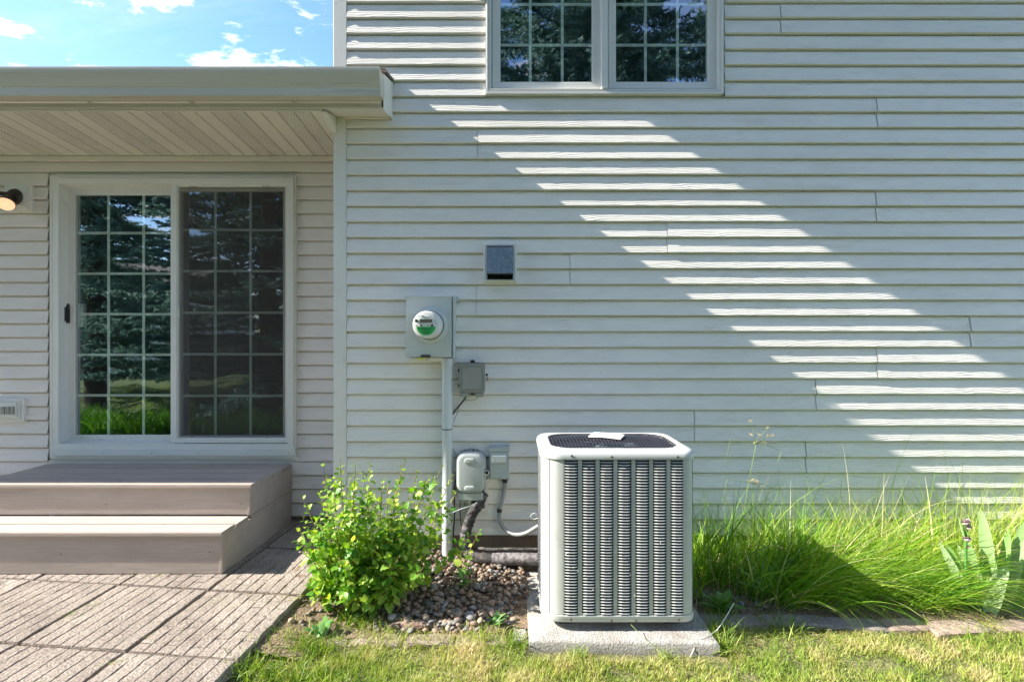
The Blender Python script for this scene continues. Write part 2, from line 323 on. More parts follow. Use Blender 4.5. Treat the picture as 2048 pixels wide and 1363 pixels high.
def perf_mat():      # vinyl with see-through round perforations, plenum is behind
    m = mat('perforated_vinyl', (.78, .735, .66), .5, var=.05); t = m.node_tree; L = t.links.new
    o = [n for n in t.nodes if n.type == 'OUTPUT_MATERIAL'][0]; b = [n for n in t.nodes if n.type == 'BSDF_PRINCIPLED'][0]
    tc = N(t, 'ShaderNodeTexCoord'); s = N(t, 'ShaderNodeSeparateXYZ'); L(tc.outputs['Object'], s.inputs[0])
    row = M_(t, 'MULTIPLY', s.outputs[1], 1/.0105); rf = M_(t, 'MULTIPLY', M_(t, 'MODULO', M_(t, 'FLOOR', row), 2), .5)
    u = M_(t, 'SUBTRACT', M_(t, 'FRACT', M_(t, 'ADD', M_(t, 'ADD', M_(t, 'MULTIPLY', s.outputs[0], 1/.0092), 9000), rf)), .5)
    v = M_(t, 'SUBTRACT', M_(t, 'FRACT', row), .5)
    d = M_(t, 'SQRT', M_(t, 'ADD', M_(t, 'MULTIPLY', u, u), M_(t, 'MULTIPLY', v, v)))
    tr = N(t, 'ShaderNodeBsdfTransparent'); ms = N(t, 'ShaderNodeMixShader'); L(M_(t, 'LESS_THAN', d, .225), ms.inputs[0])
    L(b.outputs[0], ms.inputs[1]); L(tr.outputs[0], ms.inputs[2]); L(ms.outputs[0], o.inputs[0]); return m
M['perf'] = perf_mat()
def bulb_mat():
    m = bpy.data.materials.new('lit_bulb'); m.use_nodes = True; b = m.node_tree.nodes['Principled BSDF']
    b.inputs['Base Color'].default_value = (.8, .5, .35, 1); b.inputs['Roughness'].default_value = .15
    b.inputs['Emission Color'].default_value = (1, .55, .3, 1); b.inputs['Emission Strength'].default_value = .35; return m
M['bulb'] = bulb_mat()
m = bpy.data.materials.new('lit_filament'); m.use_nodes = True; b = m.node_tree.nodes['Principled BSDF']
b.inputs['Emission Color'].default_value = (1, .85, .68, 1); b.inputs['Emission Strength'].default_value = 3; M['hot'] = m

# ------------------------------------------------------------------ ground
def sm(a, b, x): t = np.clip((x-a)/(b-a), 0, 1); return t*t*(3-2*t)
def gz(x, y):
    x = np.asarray(x, float); y = np.asarray(y, float)
    z = np.where(y > 2.36, .065*(np.minimum(y, 3.4)-2.36)/.97, -.012*(2.36-np.maximum(y, -6)))
    z = z+.05*sm(-.85, -1.25, x)*sm(1.2, 2.2, y)
    return z+.006*np.sin(x*5.1+y*3)+.004*np.sin(x*13-y*9)
def zp(y): return .10+.03*(y-2.784)      # patio surface
def sheet(name, xs, ys, mt, dz=0, kind='structure', mask=None, zf=gz, rough=0):
    xx, yy = np.meshgrid(xs, ys, indexing='ij'); zv = zf(xx, yy)+dz
    if rough: zv = zv+rough*rs.rand(*zv.shape)
    V = np.stack([xx, yy, zv], -1).reshape(-1, 3); ny = len(ys); F = []
    for i in range(len(xs)-1):
        for j in range(ny-1):
            if mask and not mask((xs[i]+xs[i+1])/2, (ys[j]+ys[j+1])/2): continue
            F.append((i*ny+j, (i+1)*ny+j, (i+1)*ny+j+1, i*ny+j+1))
    o = link(name, raw_mesh(name, V, F, mt, smooth=True)); return tag(o, kind=kind)
xs = np.concatenate([[-400, -120, -50, -20, -10], np.arange(-7, 7.01, .25), [10, 20, 50, 120, 400]])
ys = np.concatenate([[-400, -120, -50, -20, -12], np.arange(-8, 3.9, .25), [6, 12, 30, 120, 400]])
M['turf'] = mat('turf', (.06, .11, .03), .95, col2=(.12, .17, .05), vscale=(1.5, 1.5, 1.5), bump=1, bscale=(25, 25, 25), bdist=.06, fine=.35)
xs_g = xs; sheet('ground', xs, ys[ys > 1.2], M['lawn'], -.012); sheet('lawn_ground', xs, np.append(ys[ys < 1.25], 1.25), M['turf'], -.012)
def lawn_edge(x):       # front limit of the bed: y above this is bed, below is lawn
    return 2.52+.03*np.sin(x*2.2+1)+.02*np.sin(x*11)+.07*sm(.98, 1.2, x)
sheet('soil_bed', np.arange(-1.3, 4.4, .03), np.arange(2.3, 3.37, .03), M['soil'], .0, mask=lambda x, y: y > float(lawn_edge(x))-.01-.25*(x < -.95), rough=.012)

# ------------------------------------------------------------------ house
house = empty('house', (-1.1, YR, 0), 'two storey house with cream vinyl siding, low porch roof and patio door', 'house')
PB = .018; EXP = .0                        # butt thickness
def board(x0, x1, zb, exp, yw, mt, parent, label=None):
    """one lap of siding, face leaning out towards the bottom"""
    n = max(2, int((x1-x0)/.06)+1); rings = []
    for i in range(n):
        x = x0+(x1-x0)*i/(n-1)
        j = (mnoise.noise((x*2.3, zb*31, 0))*.0009+mnoise.noise((x*14, zb*17, 5))*.0004)
        jz = mnoise.noise((x*1.7, zb*23, 9))*.0007
        p = PB+j
        prof = [(yw+.0125, zb+exp+.004), (yw+.0115, zb+exp-.001), (yw+.0085, zb+exp*.925), (yw-p*.16, zb+exp*.86), (yw-p*.58, zb+exp*.42+jz), (yw-p+.0004, zb+.003+jz), (yw-p+.0014, zb+.0004+jz), (yw-p+.004, zb-.0008+jz), (yw+.0118, zb+.0006)]
        rings.append([(x, a, b) for a, b in prof])
    m = MB(); m.rings(rings, False)
    me = m.mesh('siding_board', mt, smooth=30)
    # end faces give the boards depth at the seams
    o = link('siding_board', me, parent); return o
EX_R = 31.2/307; EX_L = 27.44/270
XP0, XP1 = X(668, YR), X(694, YR)
seams = {9: [956], 10: [956], 11: [765, 1935], 12: [765, 1935], 7: [1752], 8: [1752], 13: [1750], 14: [1750], 15: [1334], 16: [1334], 17: [1140], 18: [1140],
         19: [953], 20: [953], 21: [1938], 22: [1938], 23: [1752], 24: [1752], 25: [1630], 26: [1630], 27: [1388], 28: [1388], 29: [1610], 30: [1610], 1: [1560], 2: [1560]}
WX0, WX1, WZ0, WZ1 = X(972, YR), X(1448, YR), Z(187, YR), Z(-165, YR)
wall = MB(); wall.box(XP0+.03, WX0, YR+.014, YR+.15, .1, 4.6); wall.box(WX1, 6.5, YR+.014, YR+.15, .1, 4.6)
wall.box(WX0, WX1, YR+.014, YR+.15, .1, WZ0); wall.box(WX0, WX1, YR+.014, YR+.15, WZ1, 4.6)
wall = wall.build('wall', M['trim'], house); wall['label'] = 'taller gabled wing wall facing the lawn'
for k in range(-9, 35):
    zb = 3.648-EX_R*k
    if zb+EX_R < .12: continue
    cuts = [XP1+.002]+[X(s, YR) for s in seams.get(k, [])]+[6.5]
    if k == 34 or k == 33: cuts.insert(1, X(1436, YR))
    segs = [(a, b) for a, b in zip(cuts, cuts[1:])]
    for q, (a, b) in enumerate(segs):
        parts = [(a, b)]
        if zb+EX_R > WZ0+.03 and zb < WZ1-.02:
            parts = []
            if a < WX0: parts.append((a, min(b, WX0-.001)))
            if b > WX1: parts.append((max(a, WX1+.001), b))
        for a2, b2 in parts:
            # neighbouring lengths overlap: the right one lies 1.3 mm proud at the seam
            board(a2, b2-.0022, zb, EX_R, YR-(.0028 if q % 2 else 0), M['siding'], wall)
# sheltered wall under the porch roof
DX0, DX1, DZ0, DZ1 = X(99, YL), X(592, YL), Z(914, YL), Z(351, YL)
wl = MB(); wl.box(-11.9, DX0, YL+.014, YL+.15, .08, 2.86); wl.box(DX1, XP1, YL+.014, YL+.15, .08, 2.86); wl.box(DX0, DX1, YL+.014, YL+.15, DZ1, 2.86); wl.box(DX0, DX1, YL+.014, YL+.15, .08, DZ0)
wl = wl.build('wall', M['trim'], house); wl['label'] = 'sheltered wall under the porch soffit beside the patio door'
for j in range(-3, 24):
    zb = Z(399+27.44*j, YL)
    if zb < .13: continue
    parts = [(-11.9, -6), (-5.9996, XP1-.01)]
    if zb+EX_L > DZ0+.01 and zb < DZ1-.02: parts = [(-11.9, -6), (-5.9996, DX0-.001), (DX1+.001, XP1-.01)]
    elif zb+EX_L < DZ0+.011 and j % 3 == 0: parts = [(-11.9, -6), (-5.9996, -2.4), (-2.3996, XP1-.01)]
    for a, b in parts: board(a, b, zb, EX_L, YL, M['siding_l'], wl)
m = MB(); m.box(XP0, XP1, YR-.012, YR+.03, .17, 4.5); m.box(XP0, XP0+.02, YR+.03, YR+.075, .17, 4.5)
m.build('corner_post', M['trim'], house, bevel=.002)
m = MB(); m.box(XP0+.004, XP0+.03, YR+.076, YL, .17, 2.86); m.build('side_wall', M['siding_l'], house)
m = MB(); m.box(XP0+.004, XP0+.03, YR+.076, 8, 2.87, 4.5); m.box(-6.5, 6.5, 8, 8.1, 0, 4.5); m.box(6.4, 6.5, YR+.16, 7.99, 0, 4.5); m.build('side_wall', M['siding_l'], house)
# foundation
m = MB(); m.box(XP0+.02, 6.5, YR+.012, YR+.2, -.1, .187); m.box(-11.9, XP0+.01, YL+.012, YL+.2, -.1, .162)
fd = m.build('foundation', M['found'], house)
m = MB()
for px in (996, 1110, 1420): m.box(X(px, YR), X(px, YR)+.003, YR+.0105, YR+.0125, -.05, .185)
m.build('mortar_joint', M['edge'], fd)
# upper eave and main roof
EXL = -1.288; EZ = 4.45
m = MB(); m.box(EXL, 6.7, 2.87, YR+.14, EZ, EZ+.02); m.box(EXL, 6.7, 2.85, 2.87, EZ-.01, EZ+.17); m.box(EXL-.02, EXL, 2.85, 8.4, EZ-.01, EZ+.17)
m.build('eave', M['fascia'], house)
m = MB(); m.extx([(2.8, EZ+.17), (5.8, EZ+1.4), (8.8, EZ+.17), (8.8, EZ+.2), (5.8, EZ+1.44), (2.8, EZ+.2)], EXL-.03, 6.8)
m.build('roof', M['shingle'], house)
m = MB(); m.box(-1.1, 6.4, YR+.16, 7.99, 2.86, 2.9); m.build('floor_slab', M['room'], house)
# lower porch roof
XE = -.78; YF = 3.105; YG = YF-.125
m = MB(); m.extx([(YF-.02, 3.075), (8.0, 4.3), (8.0, 4.33), (YF-.02, 3.092)], -12, XP0); m.extx([(YF-.02, 3.0751), (YR-.014, 3.133), (YR-.014, 3.15), (YF-.02, 3.092)], XP0, XE+.012)  # left end stretched out of view to keep sun off the sheltered wall
m.build('roof', M['shingle'], house)
m = MB(); m.box(-12, XE, YF, YF+.018, 2.862, 3.072)
m.build('fascia', M['fascia'], house, bevel=.001)
m = MB(); m.extx([(YF, 2.866), (YF+.02, 2.855), (YR-.013, 2.896), (YR-.013, 3.128), (YF, 3.07)], XE-.012, XE+.002); m.build('rake_board', M['trim'], house, bevel=.001)
m = MB(); m.box(XE-.004, XE+.006, YR-.03, YR-.0125, 2.885, 3.125); m.build('rake_trim', M['trim'], house)
# underside of the eave return beside the post
m = MB(); m.extx([(YF+.018, 2.866), (YR-.014, 2.9), (YR-.014, 2.905), (YF+.018, 2.872)], XP0-.02, XE-.012); m.box(XP1, XE-.012, YR-.028, YR-.0125, 2.886, 2.8985)
m.build('eave_return', M['soffit'], house)
m = MB(); m.extx([(YF+.035, 2.85), (YR-.012, 2.80), (YR-.012, 2.9), (YF+.035, 2.858)], XP0-.015, XP0+.02); m.build('trim_block', M['trim'], house, bevel=.002)
# K style gutter
prof = [(YF-.002, 2.905), (YF-.088, 2.893), (YF-.0905, 2.9), (YF-.0905, 2.944), (YF-.096, 2.948), (YF-.098, 2.956), (YF-.1, 2.962), (YF-.104, 2.972), (YF-.112, 2.99), (YF-.122, 3.012), (YF-.1255, 3.025), (YF-.1255, 3.046), (YF-.117, 3.05), (YF-.115, 3.046)]
inner = [(a+.0025, b+.0005) for a, b in prof[::-1]]
m = MB(); m.extx(prof+inner[:-1]+[(YF-.002, 2.908)], -12, XE+.004, caps=True)
g = m.build('gutter', M['gutter'], house, smooth=30)
m = MB(); m.extx([p for p in prof]+[(YF-.002, 3.046)], XE+.004, XE+.0065); m.build('end_cap', M['gutter'], g)
m = MB()
for x in np.arange(-6.5, -.9, .62): m.box(x, x+.022, YF-.118, YF-.002, 3.044, 3.0475)
m.build('hanger', M['fascia'], g)
m = MB()
rr = random.Random(3)
for k in range(9):
    x = XE+.004-rr.random()*.12; y = YF-.06+rr.random()*.06
    m.tube([(x, y, 3.05), (x+.03+rr.random()*.03, y+.02, 3.058+rr.random()*.02)], .003, 4)
m.build('leaf_litter', M['bark'], g)
# soffit: panels one foot wide, two vented and one plain strip each, running front to back
def sz(y): return 2.865+(2.802-2.865)*(y-YF)/(YL-YF)
sof = MB(); sof.box(-12, XP0-.004, YF+.02, YF+.03, 2.852, 2.8655); sof.box(-12, XP0-.004, YL-.042, YL-.0155, Z(321, YL-.04), Z(312, YL-.04))
sof = sof.build('soffit', M['soffit'], house, bevel=.001); sof['label'] = 'ribbed vinyl soffit under the porch roof'
pit = .1016; x_first = X(688, YL)       # groove positions at the wall end
grooves = [x_first-pit*i for i in range(0, 110)]
vent = lambda i: (i % 4) in (0, 1)         # strip to the left of groove i
nr = 8
def strip(x0, x1, mt, par, nm):
    m = MB(); zs = lambda y: sz(y)
    pr = [(x0+.0035, -.0), (x1-.0035, -.0)]
    y0, y1 = YF+.03, YL-.04
    m.add([(x0+.004, y0, zs(y0)), (x1-.004, y0, zs(y0)), (x1-.004, y1, zs(y1)), (x0+.004, y1, zs(y1))], [(0, 1, 2, 3)])
    return m
def soffit_panel(i0):
    """strips i0..i0+3 between grooves, vent material on two of them"""
    m = MB(); y0, y1 = YF+.0305, YL-.0425
    for q in range(4):
        i = i0+q; xr = grooves[i]; xl = xr-pit
        m.cur = 1 if q in (0, 1) else 0
        m.add([(xl+.005, y0, sz(y0)), (xr-.005, y0, sz(y0)), (xr-.005, y1, sz(y1)), (xl+.005, y1, sz(y1))], [(0, 1, 2, 3)])
        m.cur = 0
        g_ = .010
        m.add([(xr-.005, y0, sz(y0)), (xr-.0035, y0, sz(y0)+g_), (xr+.0035, y0, sz(y0)+g_), (xr+.005, y0, sz(y0)),
               (xr-.005, y1, sz(y1)), (xr-.0035, y1, sz(y1)+g_), (xr+.0035, y1, sz(y1)+g_), (xr+.005, y1, sz(y1))],
              [(0, 1, 5, 4), (1, 2, 6, 5), (2, 3, 7, 6)])
    me = bpy.data.meshes.new('soffit_panel'); me.from_pydata(m.v, [], m.f); me.materials.append(M['soffit']); me.materials.append(M['perf'])
    me.polygons.foreach_set('material_index', m.mi); me.update()
    return link('soffit_panel', me, sof)
# plain strip right of the first groove
m = MB(); y0, y1 = YF+.0305, YL-.0425
m.add([(grooves[0]+.005, y0, sz(y0)), (XP0+.012, y0, sz(y0)), (XP0+.012, y1, sz(y1)), (grooves[0]+.005, y1, sz(y1))], [(0, 1, 2, 3)]); m.build('soffit_panel', M['soffit'], sof)
for i in range(0, 104, 4): soffit_panel(i)
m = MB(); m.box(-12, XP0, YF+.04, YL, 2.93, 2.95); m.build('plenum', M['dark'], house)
# frieze / J trim under the soffit has a visible lap on the left
# rooms behind the glass
def room(x0, x1, y0, y1, z0, z1):
    m = MB(); e = .02
    m.box(x0, x1, y1, y1+e, z0, z1); m.box(x0-e, x0, y0, y1, z0, z1); m.box(x1, x1+e, y0, y1, z0, z1); m.box(x0, x1, y0, y1, z0-e, z0); m.box(x0, x1, y0, y1, z1, z1+e)
    return m.build('interior_room', M['room'], house)
room(DX0+.02, DX1-.02, YL+.16, YL+3, DZ0-.0, DZ1); room(WX0, WX1, YR+.16, YR+3, WZ0-.0, WZ1+.05)

# --- patio door
def frame(m, px0, px1, py0, py1, w, Yf, Yb, wb=None, wt=None):     # four butting bars, px widths
    wb = wb or w; wt = wt or w
    m.pbox(px0, px1, py0, py0+wt, Yf, Yb); m.pbox(px0, px1, py1-wb, py1, Yf, Yb)
    m.pbox(px0, px0+w, py0+wt, py1-wb, Yf, Yb); m.pbox(px1-w, px1, py0+wt, py1-wb, Yf, Yb)
    return m
yb = YL+.12; yo = YL-.028
m = MB(); frame(m, 99, 592, 351, 914, 5, yo, YL+.02)             # J channel
door = m.build('sliding_door', M['trim'], house, bevel=.001); door['label'] = 'white vinyl sliding patio door with internal grilles'
m = MB(); frame(m, 104.5, 587, 356, 897, 12, yo-.012, yb, wb=10, wt=11); m.build('outer_frame', M['win'], door, bevel=.0015)
m = MB(); m.pbox(100, 590.5, 897, 910.5, yo-.02, YL+.02); m.pbox(100, 590.5, 890, 896.5, yo-.006, YL+.02); m.build('sill', M['win'], door, bevel=.0015)
m = MB()
for px in (107, 206, 303, 396.5, 493, 577): c = P(px, 905.5, yo-.02); m.lathe((c.x, c.y+.001, c.z), (0, -1, 0), [(.0001, 0), (.0035, 0), (.0035, .0015), (.0001, .0016)], 8)
for px in (130, 558): m.pbox(px, px+7, 892.5, 894.5, yo-.0075, yo)
m.build('screw', M['black'], door)
# steps of the head and left jamb tracks
m = MB()
for k, (a, t_) in enumerate(((117.5, 367.5), (121.5, 371), (126, 375))):
    m.pbox(a, a+2.6, t_, 890-k*1.2, yo+.004+k*.022, yb); m.pbox(a+2.6, 341, t_, t_+2.4, yo+.004+k*.022, yb)
    m.pbox(a+2.6, 341, 886-k*2.2, 888.2-k*2.2, yo+.004+k*.022, yb)
m.build('track', M['win'], door, bevel=.0007)
m = MB(); m.pbox(101, 600, 912, 917, YL-.02, YL+.01); m.build('drip_edge', M['trim'], door)
yd = YL+.045                                                     # sliding leaf plane
m = MB(); frame(m, 129, 360, 378, 884, 18, yd, yd+.04, wb=13, wt=10)
leaf = m.build('door_panel', M['win'], door, bevel=.0015)
m = MB(); m.pbox(147.5, 342, 388.2, 870.8, yd+.012, yd+.016); m.build('pane', M['glass'], leaf)
def muntins(par, x0, x1, y0, y1, vx, hy, Yf, w=5):
    vs = sorted(vx)
    for v in vs:
        MB().pbox(v-w/2, v+w/2, y0, y1, Yf, Yf+.004).build('muntin', M['munt'], par)
    for h in hy:
        MB().pbox(x0, x1, h-w/2, h+w/2, Yf+.0045, Yf+.0085).build('muntin', M['munt'], par)
muntins(leaf, 149, 345, 389, 870, (217, 287), (466, 547, 628, 709, 790), yd+.019)
m = MB(); frame(m, 147, 344, 387.5, 871.5, 2.2, yd-.003, yd+.01); m.build('glazing_bead', M['trim'], leaf)
# fixed leaf behind the screen
yf2 = YL+.03
m = MB(); frame(m, 352, 574, 372, 882, 8, yf2, yf2+.04, wb=11, wt=10); fx = m.build('door_panel', M['win'], door, bevel=.0015)
m = MB(); m.pbox(359, 568, 381, 871.5, yf2+.012, yf2+.016); m.build('pane', M['glass'], fx)
muntins(fx, 359, 568, 381, 871, (430.5, 501), (460, 542, 625, 708, 791), yf2+.019)
m = MB(); frame(m, 341, 586, 363.5, 885, 12, yo-.006, yo+.016, wb=7, wt=6.5)
scr = m.build('screen_panel', M['win'], door, bevel=.0015); scr['label'] = 'white framed insect screen over the right half'
m = MB(); frame(m, 353.3, 573.7, 370.3, 877.7, 3, yo+.004, yo+.014); m.build('inner_frame', M['trim'], scr)
m = MB(); y_ = yo+.012; m.add([P(355, 372, y_), P(572, 372, y_), P(572, 876, y_), P(355, 876, y_)], [(0, 1, 2, 3)]); m.build('mesh_screen', M['screen'], scr)
m = MB(); m.pbox(344, 353, 608, 638, yo-.02, yo-.006); m.pbox(352, 357.5, 612, 634, yo-.012, yo-.004)
h = m.build('latch', M['mtrwhite'], scr, bevel=.0015)
m = MB()
for px, py in ((385, 374), (380, 373), (390, 373), (532, 374), (527, 373), (537, 373), (384, 874), (534, 874)):
    c = P(px, py, yo+.003); m.lathe(c, (0, -1, 0), [(.0001, 0), (.004, 0), (.004, .0015), (.0001, .002)], 8)
m.build('roller_screw', M['black'], scr)
m = MB(); m.pbox(130, 136, 610, 646, yd-.02, yd); m.pbox(126.5, 131, 614, 642, yd-.034, yd-.02); m.pbox(129, 137, 607, 612, yd-.012, yd-.001); m.build('handle', M['black'], leaf, bevel=.003)
m = MB(); m.pbox(153, 167, 607, 654, yd+.022, yd+.05); m.build('handle_reflection', M['telco'], leaf, bevel=.002)  # solid plate standing in for a reflection seen in the glass

# --- upper window
ye = YR-.029
m = MB(); frame(m, 972, 1448, -170, 187.5, 4, ye, YR+.02, wb=6)
win = m.build('window', M['win'], house, bevel=.0012); win['label'] = 'twin casement upper window with white grilles'
m = MB(); frame(m, 976.5, 1444, -165, 181, 6.3, ye+.007, YR+.1, wb=3.5); m.pbox(1203.5, 1215.8, -158, 177, ye-.002, YR+.1); m.pbox(976.5, 1210, 177.4, 180, ye+.001, ye+.007)
m.build('outer_frame', M['win'], win, bevel=.001)
for (a, b, g0, g1, vx) in ((984.5, 1202.5, 1000, 1185, (1060.5, 1124.5)), (1217, 1437, 1231, 1416.7, (1291, 1355))):
    m = MB(); ys_ = YR+.008; w0, w1 = g0-a, b-g1
    m.pbox(a, b, 165, 176.5, ys_, ys_+.05); m.pbox(a, b, -160, -148, ys_, ys_+.05); m.pbox(a, g0, -148, 165, ys_, ys_+.05); m.pbox(g1, b, -148, 165, ys_, ys_+.05)
    s_ = m.build('sash', M['win'], win, bevel=.0015)
    m = MB(); m.pbox(g0-3.2, g1+3.2, -150, 168, ys_+.018, ys_+.022); m.build('pane', M['glass'], s_)
    muntins(s_, g0-2, g1+2, -150, 168, vx, (90.5, 9, -72), ys_+.026, 5.5)
    m = MB(); frame(m, g0-1.2, g1+1.2, -149, 166, 2, ys_+.002, ys_+.016); m.build('glazing_bead', M['trim'], s_)

# ------------------------------------------------------------------ things on the walls
# wall lamp
lamp = empty('wall_lamp', P(35, 398, YL-.02), 'bronze twin floodlight on a square cream mounting block left of the patio door', 'wall lamp')
m = MB(); m.pbox(9, 61, 369.5, 424, YL-.03, YL+.0); m.pbox(14, 55, 373, 418, YL-.037, YL-.03); m.pbox(17, 50, 376, 414, YL-.045, YL-.037); m.build('mounting_block', M['trim'], lamp, bevel=.002)
c = P(30, 394, YL-.045)
m = MB(); m.lathe(c, (0, -1, 0), [(.0001, 0), (.058, 0), (.06, .006), (.052, .02), (.036, .03), (.0001, .032)], 28); m.build('canopy', M['bronze'], lamp, smooth=35)
a = c+Vector((-.02, -.03, -.01))
m = MB(); m.tube([c+Vector((0, -.028, 0)), c+Vector((0, -.04, -.005)), c+Vector((.008, -.05, -.018))], .014, 10); m.lathe(c+Vector((.008, -.05, -.018)), (.2, -.5, -.65), [(.0001, -.02), (.022, -.018), (.026, 0), (.03, .02), (.047, .045), (.054, .07), (.05, .07), (.044, .05), (.028, .022), (.0001, .02)], 24)
m.build('lamp_holder', M['bronze'], lamp, smooth=35)
t_ = Vector((.2, -.5, -.65)).normalized(); o_ = c+Vector((.008, -.05, -.018))
m = MB(); m.lathe(o_, t_, [(.028, .024), (.043, .05), (.051, .075), (.046, .09), (.025, .098), (.0001, .1)], 24); m.build('bulb', M['bulb'], lamp, smooth=60)
m = MB(); m.lathe(o_+t_*.094+Vector((0, -.004, .008)), t_, [(.0001, 0), (.02, .001), (.019, .006), (.0001, .009)], 16); m.build('filament_glow', M['hot'], lamp, smooth=60)
m = MB(); m.tube([c+Vector((-.01, -.02, .012)), c+Vector((-.07, -.04, .016)), c+Vector((-.11, -.05, 0))], .015, 10); m.lathe(c+Vector((-.11, -.05, 0)), (-.8, -.3, -.4), [(.0001, -.02), (.022, -.018), (.028, .015), (.05, .05), (.046, .05), (.0001, .03)], 20); m.build('lamp_holder', M['bronze'], lamp, smooth=35)

out_ = empty('outdoor_outlet', P(20, 820, YL-.02), 'white covered outdoor outlet low on the wall left of the patio door', 'outlet')
m = MB(); m.pbox(-28, 47, 796.5, 843.5, YL-.028, YL); m.pbox(-22, 39, 800.5, 838, YL-.036, YL-.028); m.build('mounting_block', M['trim'], out_, bevel=.002)
m = MB(); m.pbox(-18, 32, 804, 834, YL-.05, YL-.036); m.build('cover_plate', M['mtrwhite'], out_, bevel=.003)
m = MB()
for px in (-12, 1, 11, 20): m.pbox(px, px+7, 813, 828, YL-.058, YL-.05)
m.build('socket', M['nid'], out_, bevel=.001)

# exhaust hood
v = empty('exhaust_vent', P(1000, 525, YR), 'square galvanised exhaust hood with white flange, between the meter and the upper window', 'exhaust vent')
m = MB(); frame(m, 966, 1034, 485, 564, 8, YR-.042, YR+.01, wb=5, wt=6.5); frame(m, 968.5, 1031.5, 487.5, 561.5, 3, YR-.045, YR-.04); m.build('flange', M['trim'], v, bevel=.002)
x0, x1 = X(974, YR-.03), X(1027, YR-.03); zt, zb = Z(493, YR-.03), Z(546, YR-.1)
m = MB(); m.extx([(YR-.02, zt), (YR-.075, zt-.012), (YR-.1, zb), (YR-.02, zb)], x0, x1); m.box(x0, x0+.003, YR-.098, YR-.02, zb-.04, zb); m.box(x1-.003, x1, YR-.098, YR-.02, zb-.04, zb)
m.build('hood', M['galv'], v, bevel=.0015)
m = MB(); m.box(x0+.004, x1-.004, YR-.014, YR-.012, zb-.055, zb); m.build('duct_opening', M['dark'], v)

# electric meter
YM = YR-.135
mt_ = empty('electric_meter', P(856, 650, YR), 'grey steel meter box with a round glass meter and green label', 'electric meter')
m = MB(); m.pbox(811, 902.5, 593, 714, YM, YR-.004); m.build('meter_box', M['meterbox'], mt_, bevel=.003, seg=2)
m = MB(); m.pbox(809.5, 903.5, 591.5, 594, YM-.005, YR-.004); m.box(X(904, YM), X(904, YM)+.013, YM+.03, YR-.01, Z(716, YM), Z(590.5, YM)); m.build('cover_lip', M['meterbox'], mt_, bevel=.001)
m = MB(); m.pbox(818, 900, 715, 722, YM+.045, YR-.006); m.build('bottom_flange', M['trim'], mt_, bevel=.002)
m = MB(); m.box(X(898, YM), X(898, YM)+.05, YR-.045, YR-.006, Z(589, YM), Z(600, YM)); m.build('mounting_ear', M['conduit'], mt_, bevel=.002)
c = Vector((X(861, YM), YM, Z(650.5, YM)))
m = MB(); m.lathe(c, (0, -1, 0), [(.112, 0), (.108, .01), (.094, .014), (.09, .03)], 40); m.build('meter_ring', M['meterbox'], mt_, smooth=35)
m = MB(); m.lathe(c, (0, -1, 0), [(.087, .012), (.087, .05), (.0845, .051)], 40); m.build('gasket', M['black'], mt_, smooth=35)
m = MB(); m.lathe(c, (0, -1, 0), [(.086, .05), (.083, .12), (.081, .158), (.077, .166), (.072, .168), (.0001, .166)], 40); mc = m.build('meter_body', M['mtrwhite'], mt_, smooth=35)
yface = YM-.169; kx = lambda px: X(px, yface); kz = lambda py: Z(py, yface)
def fb(x0, x1, z0, z1, t=.0015): return MB().box(c.x+x0, c.x+x1, yface-t, yface+.002, c.z+z0, c.z+z1)
m = MB(); pts = [(-.055, -.012), (.055, -.012)]+[(.062*math.cos(a_)*.95, -.012+.052*math.sin(a_)) for a_ in np.linspace(0, -math.pi, 14)]
pts = [(.056*math.cos(a_), -.013+.05*math.sin(a_)) for a_ in np.linspace(0, -math.pi, 16)]
m.rings([[(c.x+a_, yface+q, c.z+b_) for a_, b_ in pts] for q in (.001, -.001)], True, True, True); m.build('green_label', M['green'], mc)
m = MB()
for r_, (w_, z_) in enumerate(((.045, -.022), (.034, -.028), (.02, -.036), (.03, -.045), (.018, -.052))):
    x = -w_
    while x < w_-.004:
        l_ = .003+rnd.random()*.005; m.box(c.x+x, c.x+x+l_, yface-.0018, yface-.0008, c.z+z_, c.z+z_+.002); x += l_+.0022
for (x_, z_, w_) in ((-.03, .05, .02), (-.026, .042, .004), (-.006, .044, .018), (.02, .044, .008), (.02, .05, .003), (-.05, .052, .003), (.048, .05, .003)):
    m.box(c.x+x_, c.x+x_+w_, yface-.0018, yface+.001, c.z+z_, c.z+z_+.0018)
m.build('printed_text', M['ink'], mc)
m = fb(-.036, .036, .012, .032); m.build('display', M['lcd'], mc)
m = fb(-.04, .04, .0095, .0345, .0008); m.build('display_bezel', M['meterbox'], mc)
m = MB()
for (x_, z_, r_) in ((-.058, .023, .009), (-.047, .022, .004), (-.03, -.006, .006), (-.056, -.006, .003), (.014, -.006, .003), (.036, -.005, .0075), (.053, .023, .003), (.058, .008, .003)):
    m.lathe((c.x+x_, yface+.001, c.z+z_), (0, -1, 0), [(r_, 0), (r_, .003), (.0001, .004)], 10)
m.build('sensor_port', M['ink'], mc)
m = MB(); m.pbox(842, 861, 709, 715, YM-.008, YM); q = P(854.5, 717, YM-.012)
m.tube([q+Vector((.008*math.cos(a_), 0, .008*math.sin(a_))) for a_ in np.linspace(0, 2*math.pi, 12)], .0014, 5); m.build('latch_seal', M['screw'], mt_)
m = MB(); m.pbox(836, 847, 715.5, 719, YM-.004, YM+.001); m.build('yellow_tag', M['yellow'], mt_)

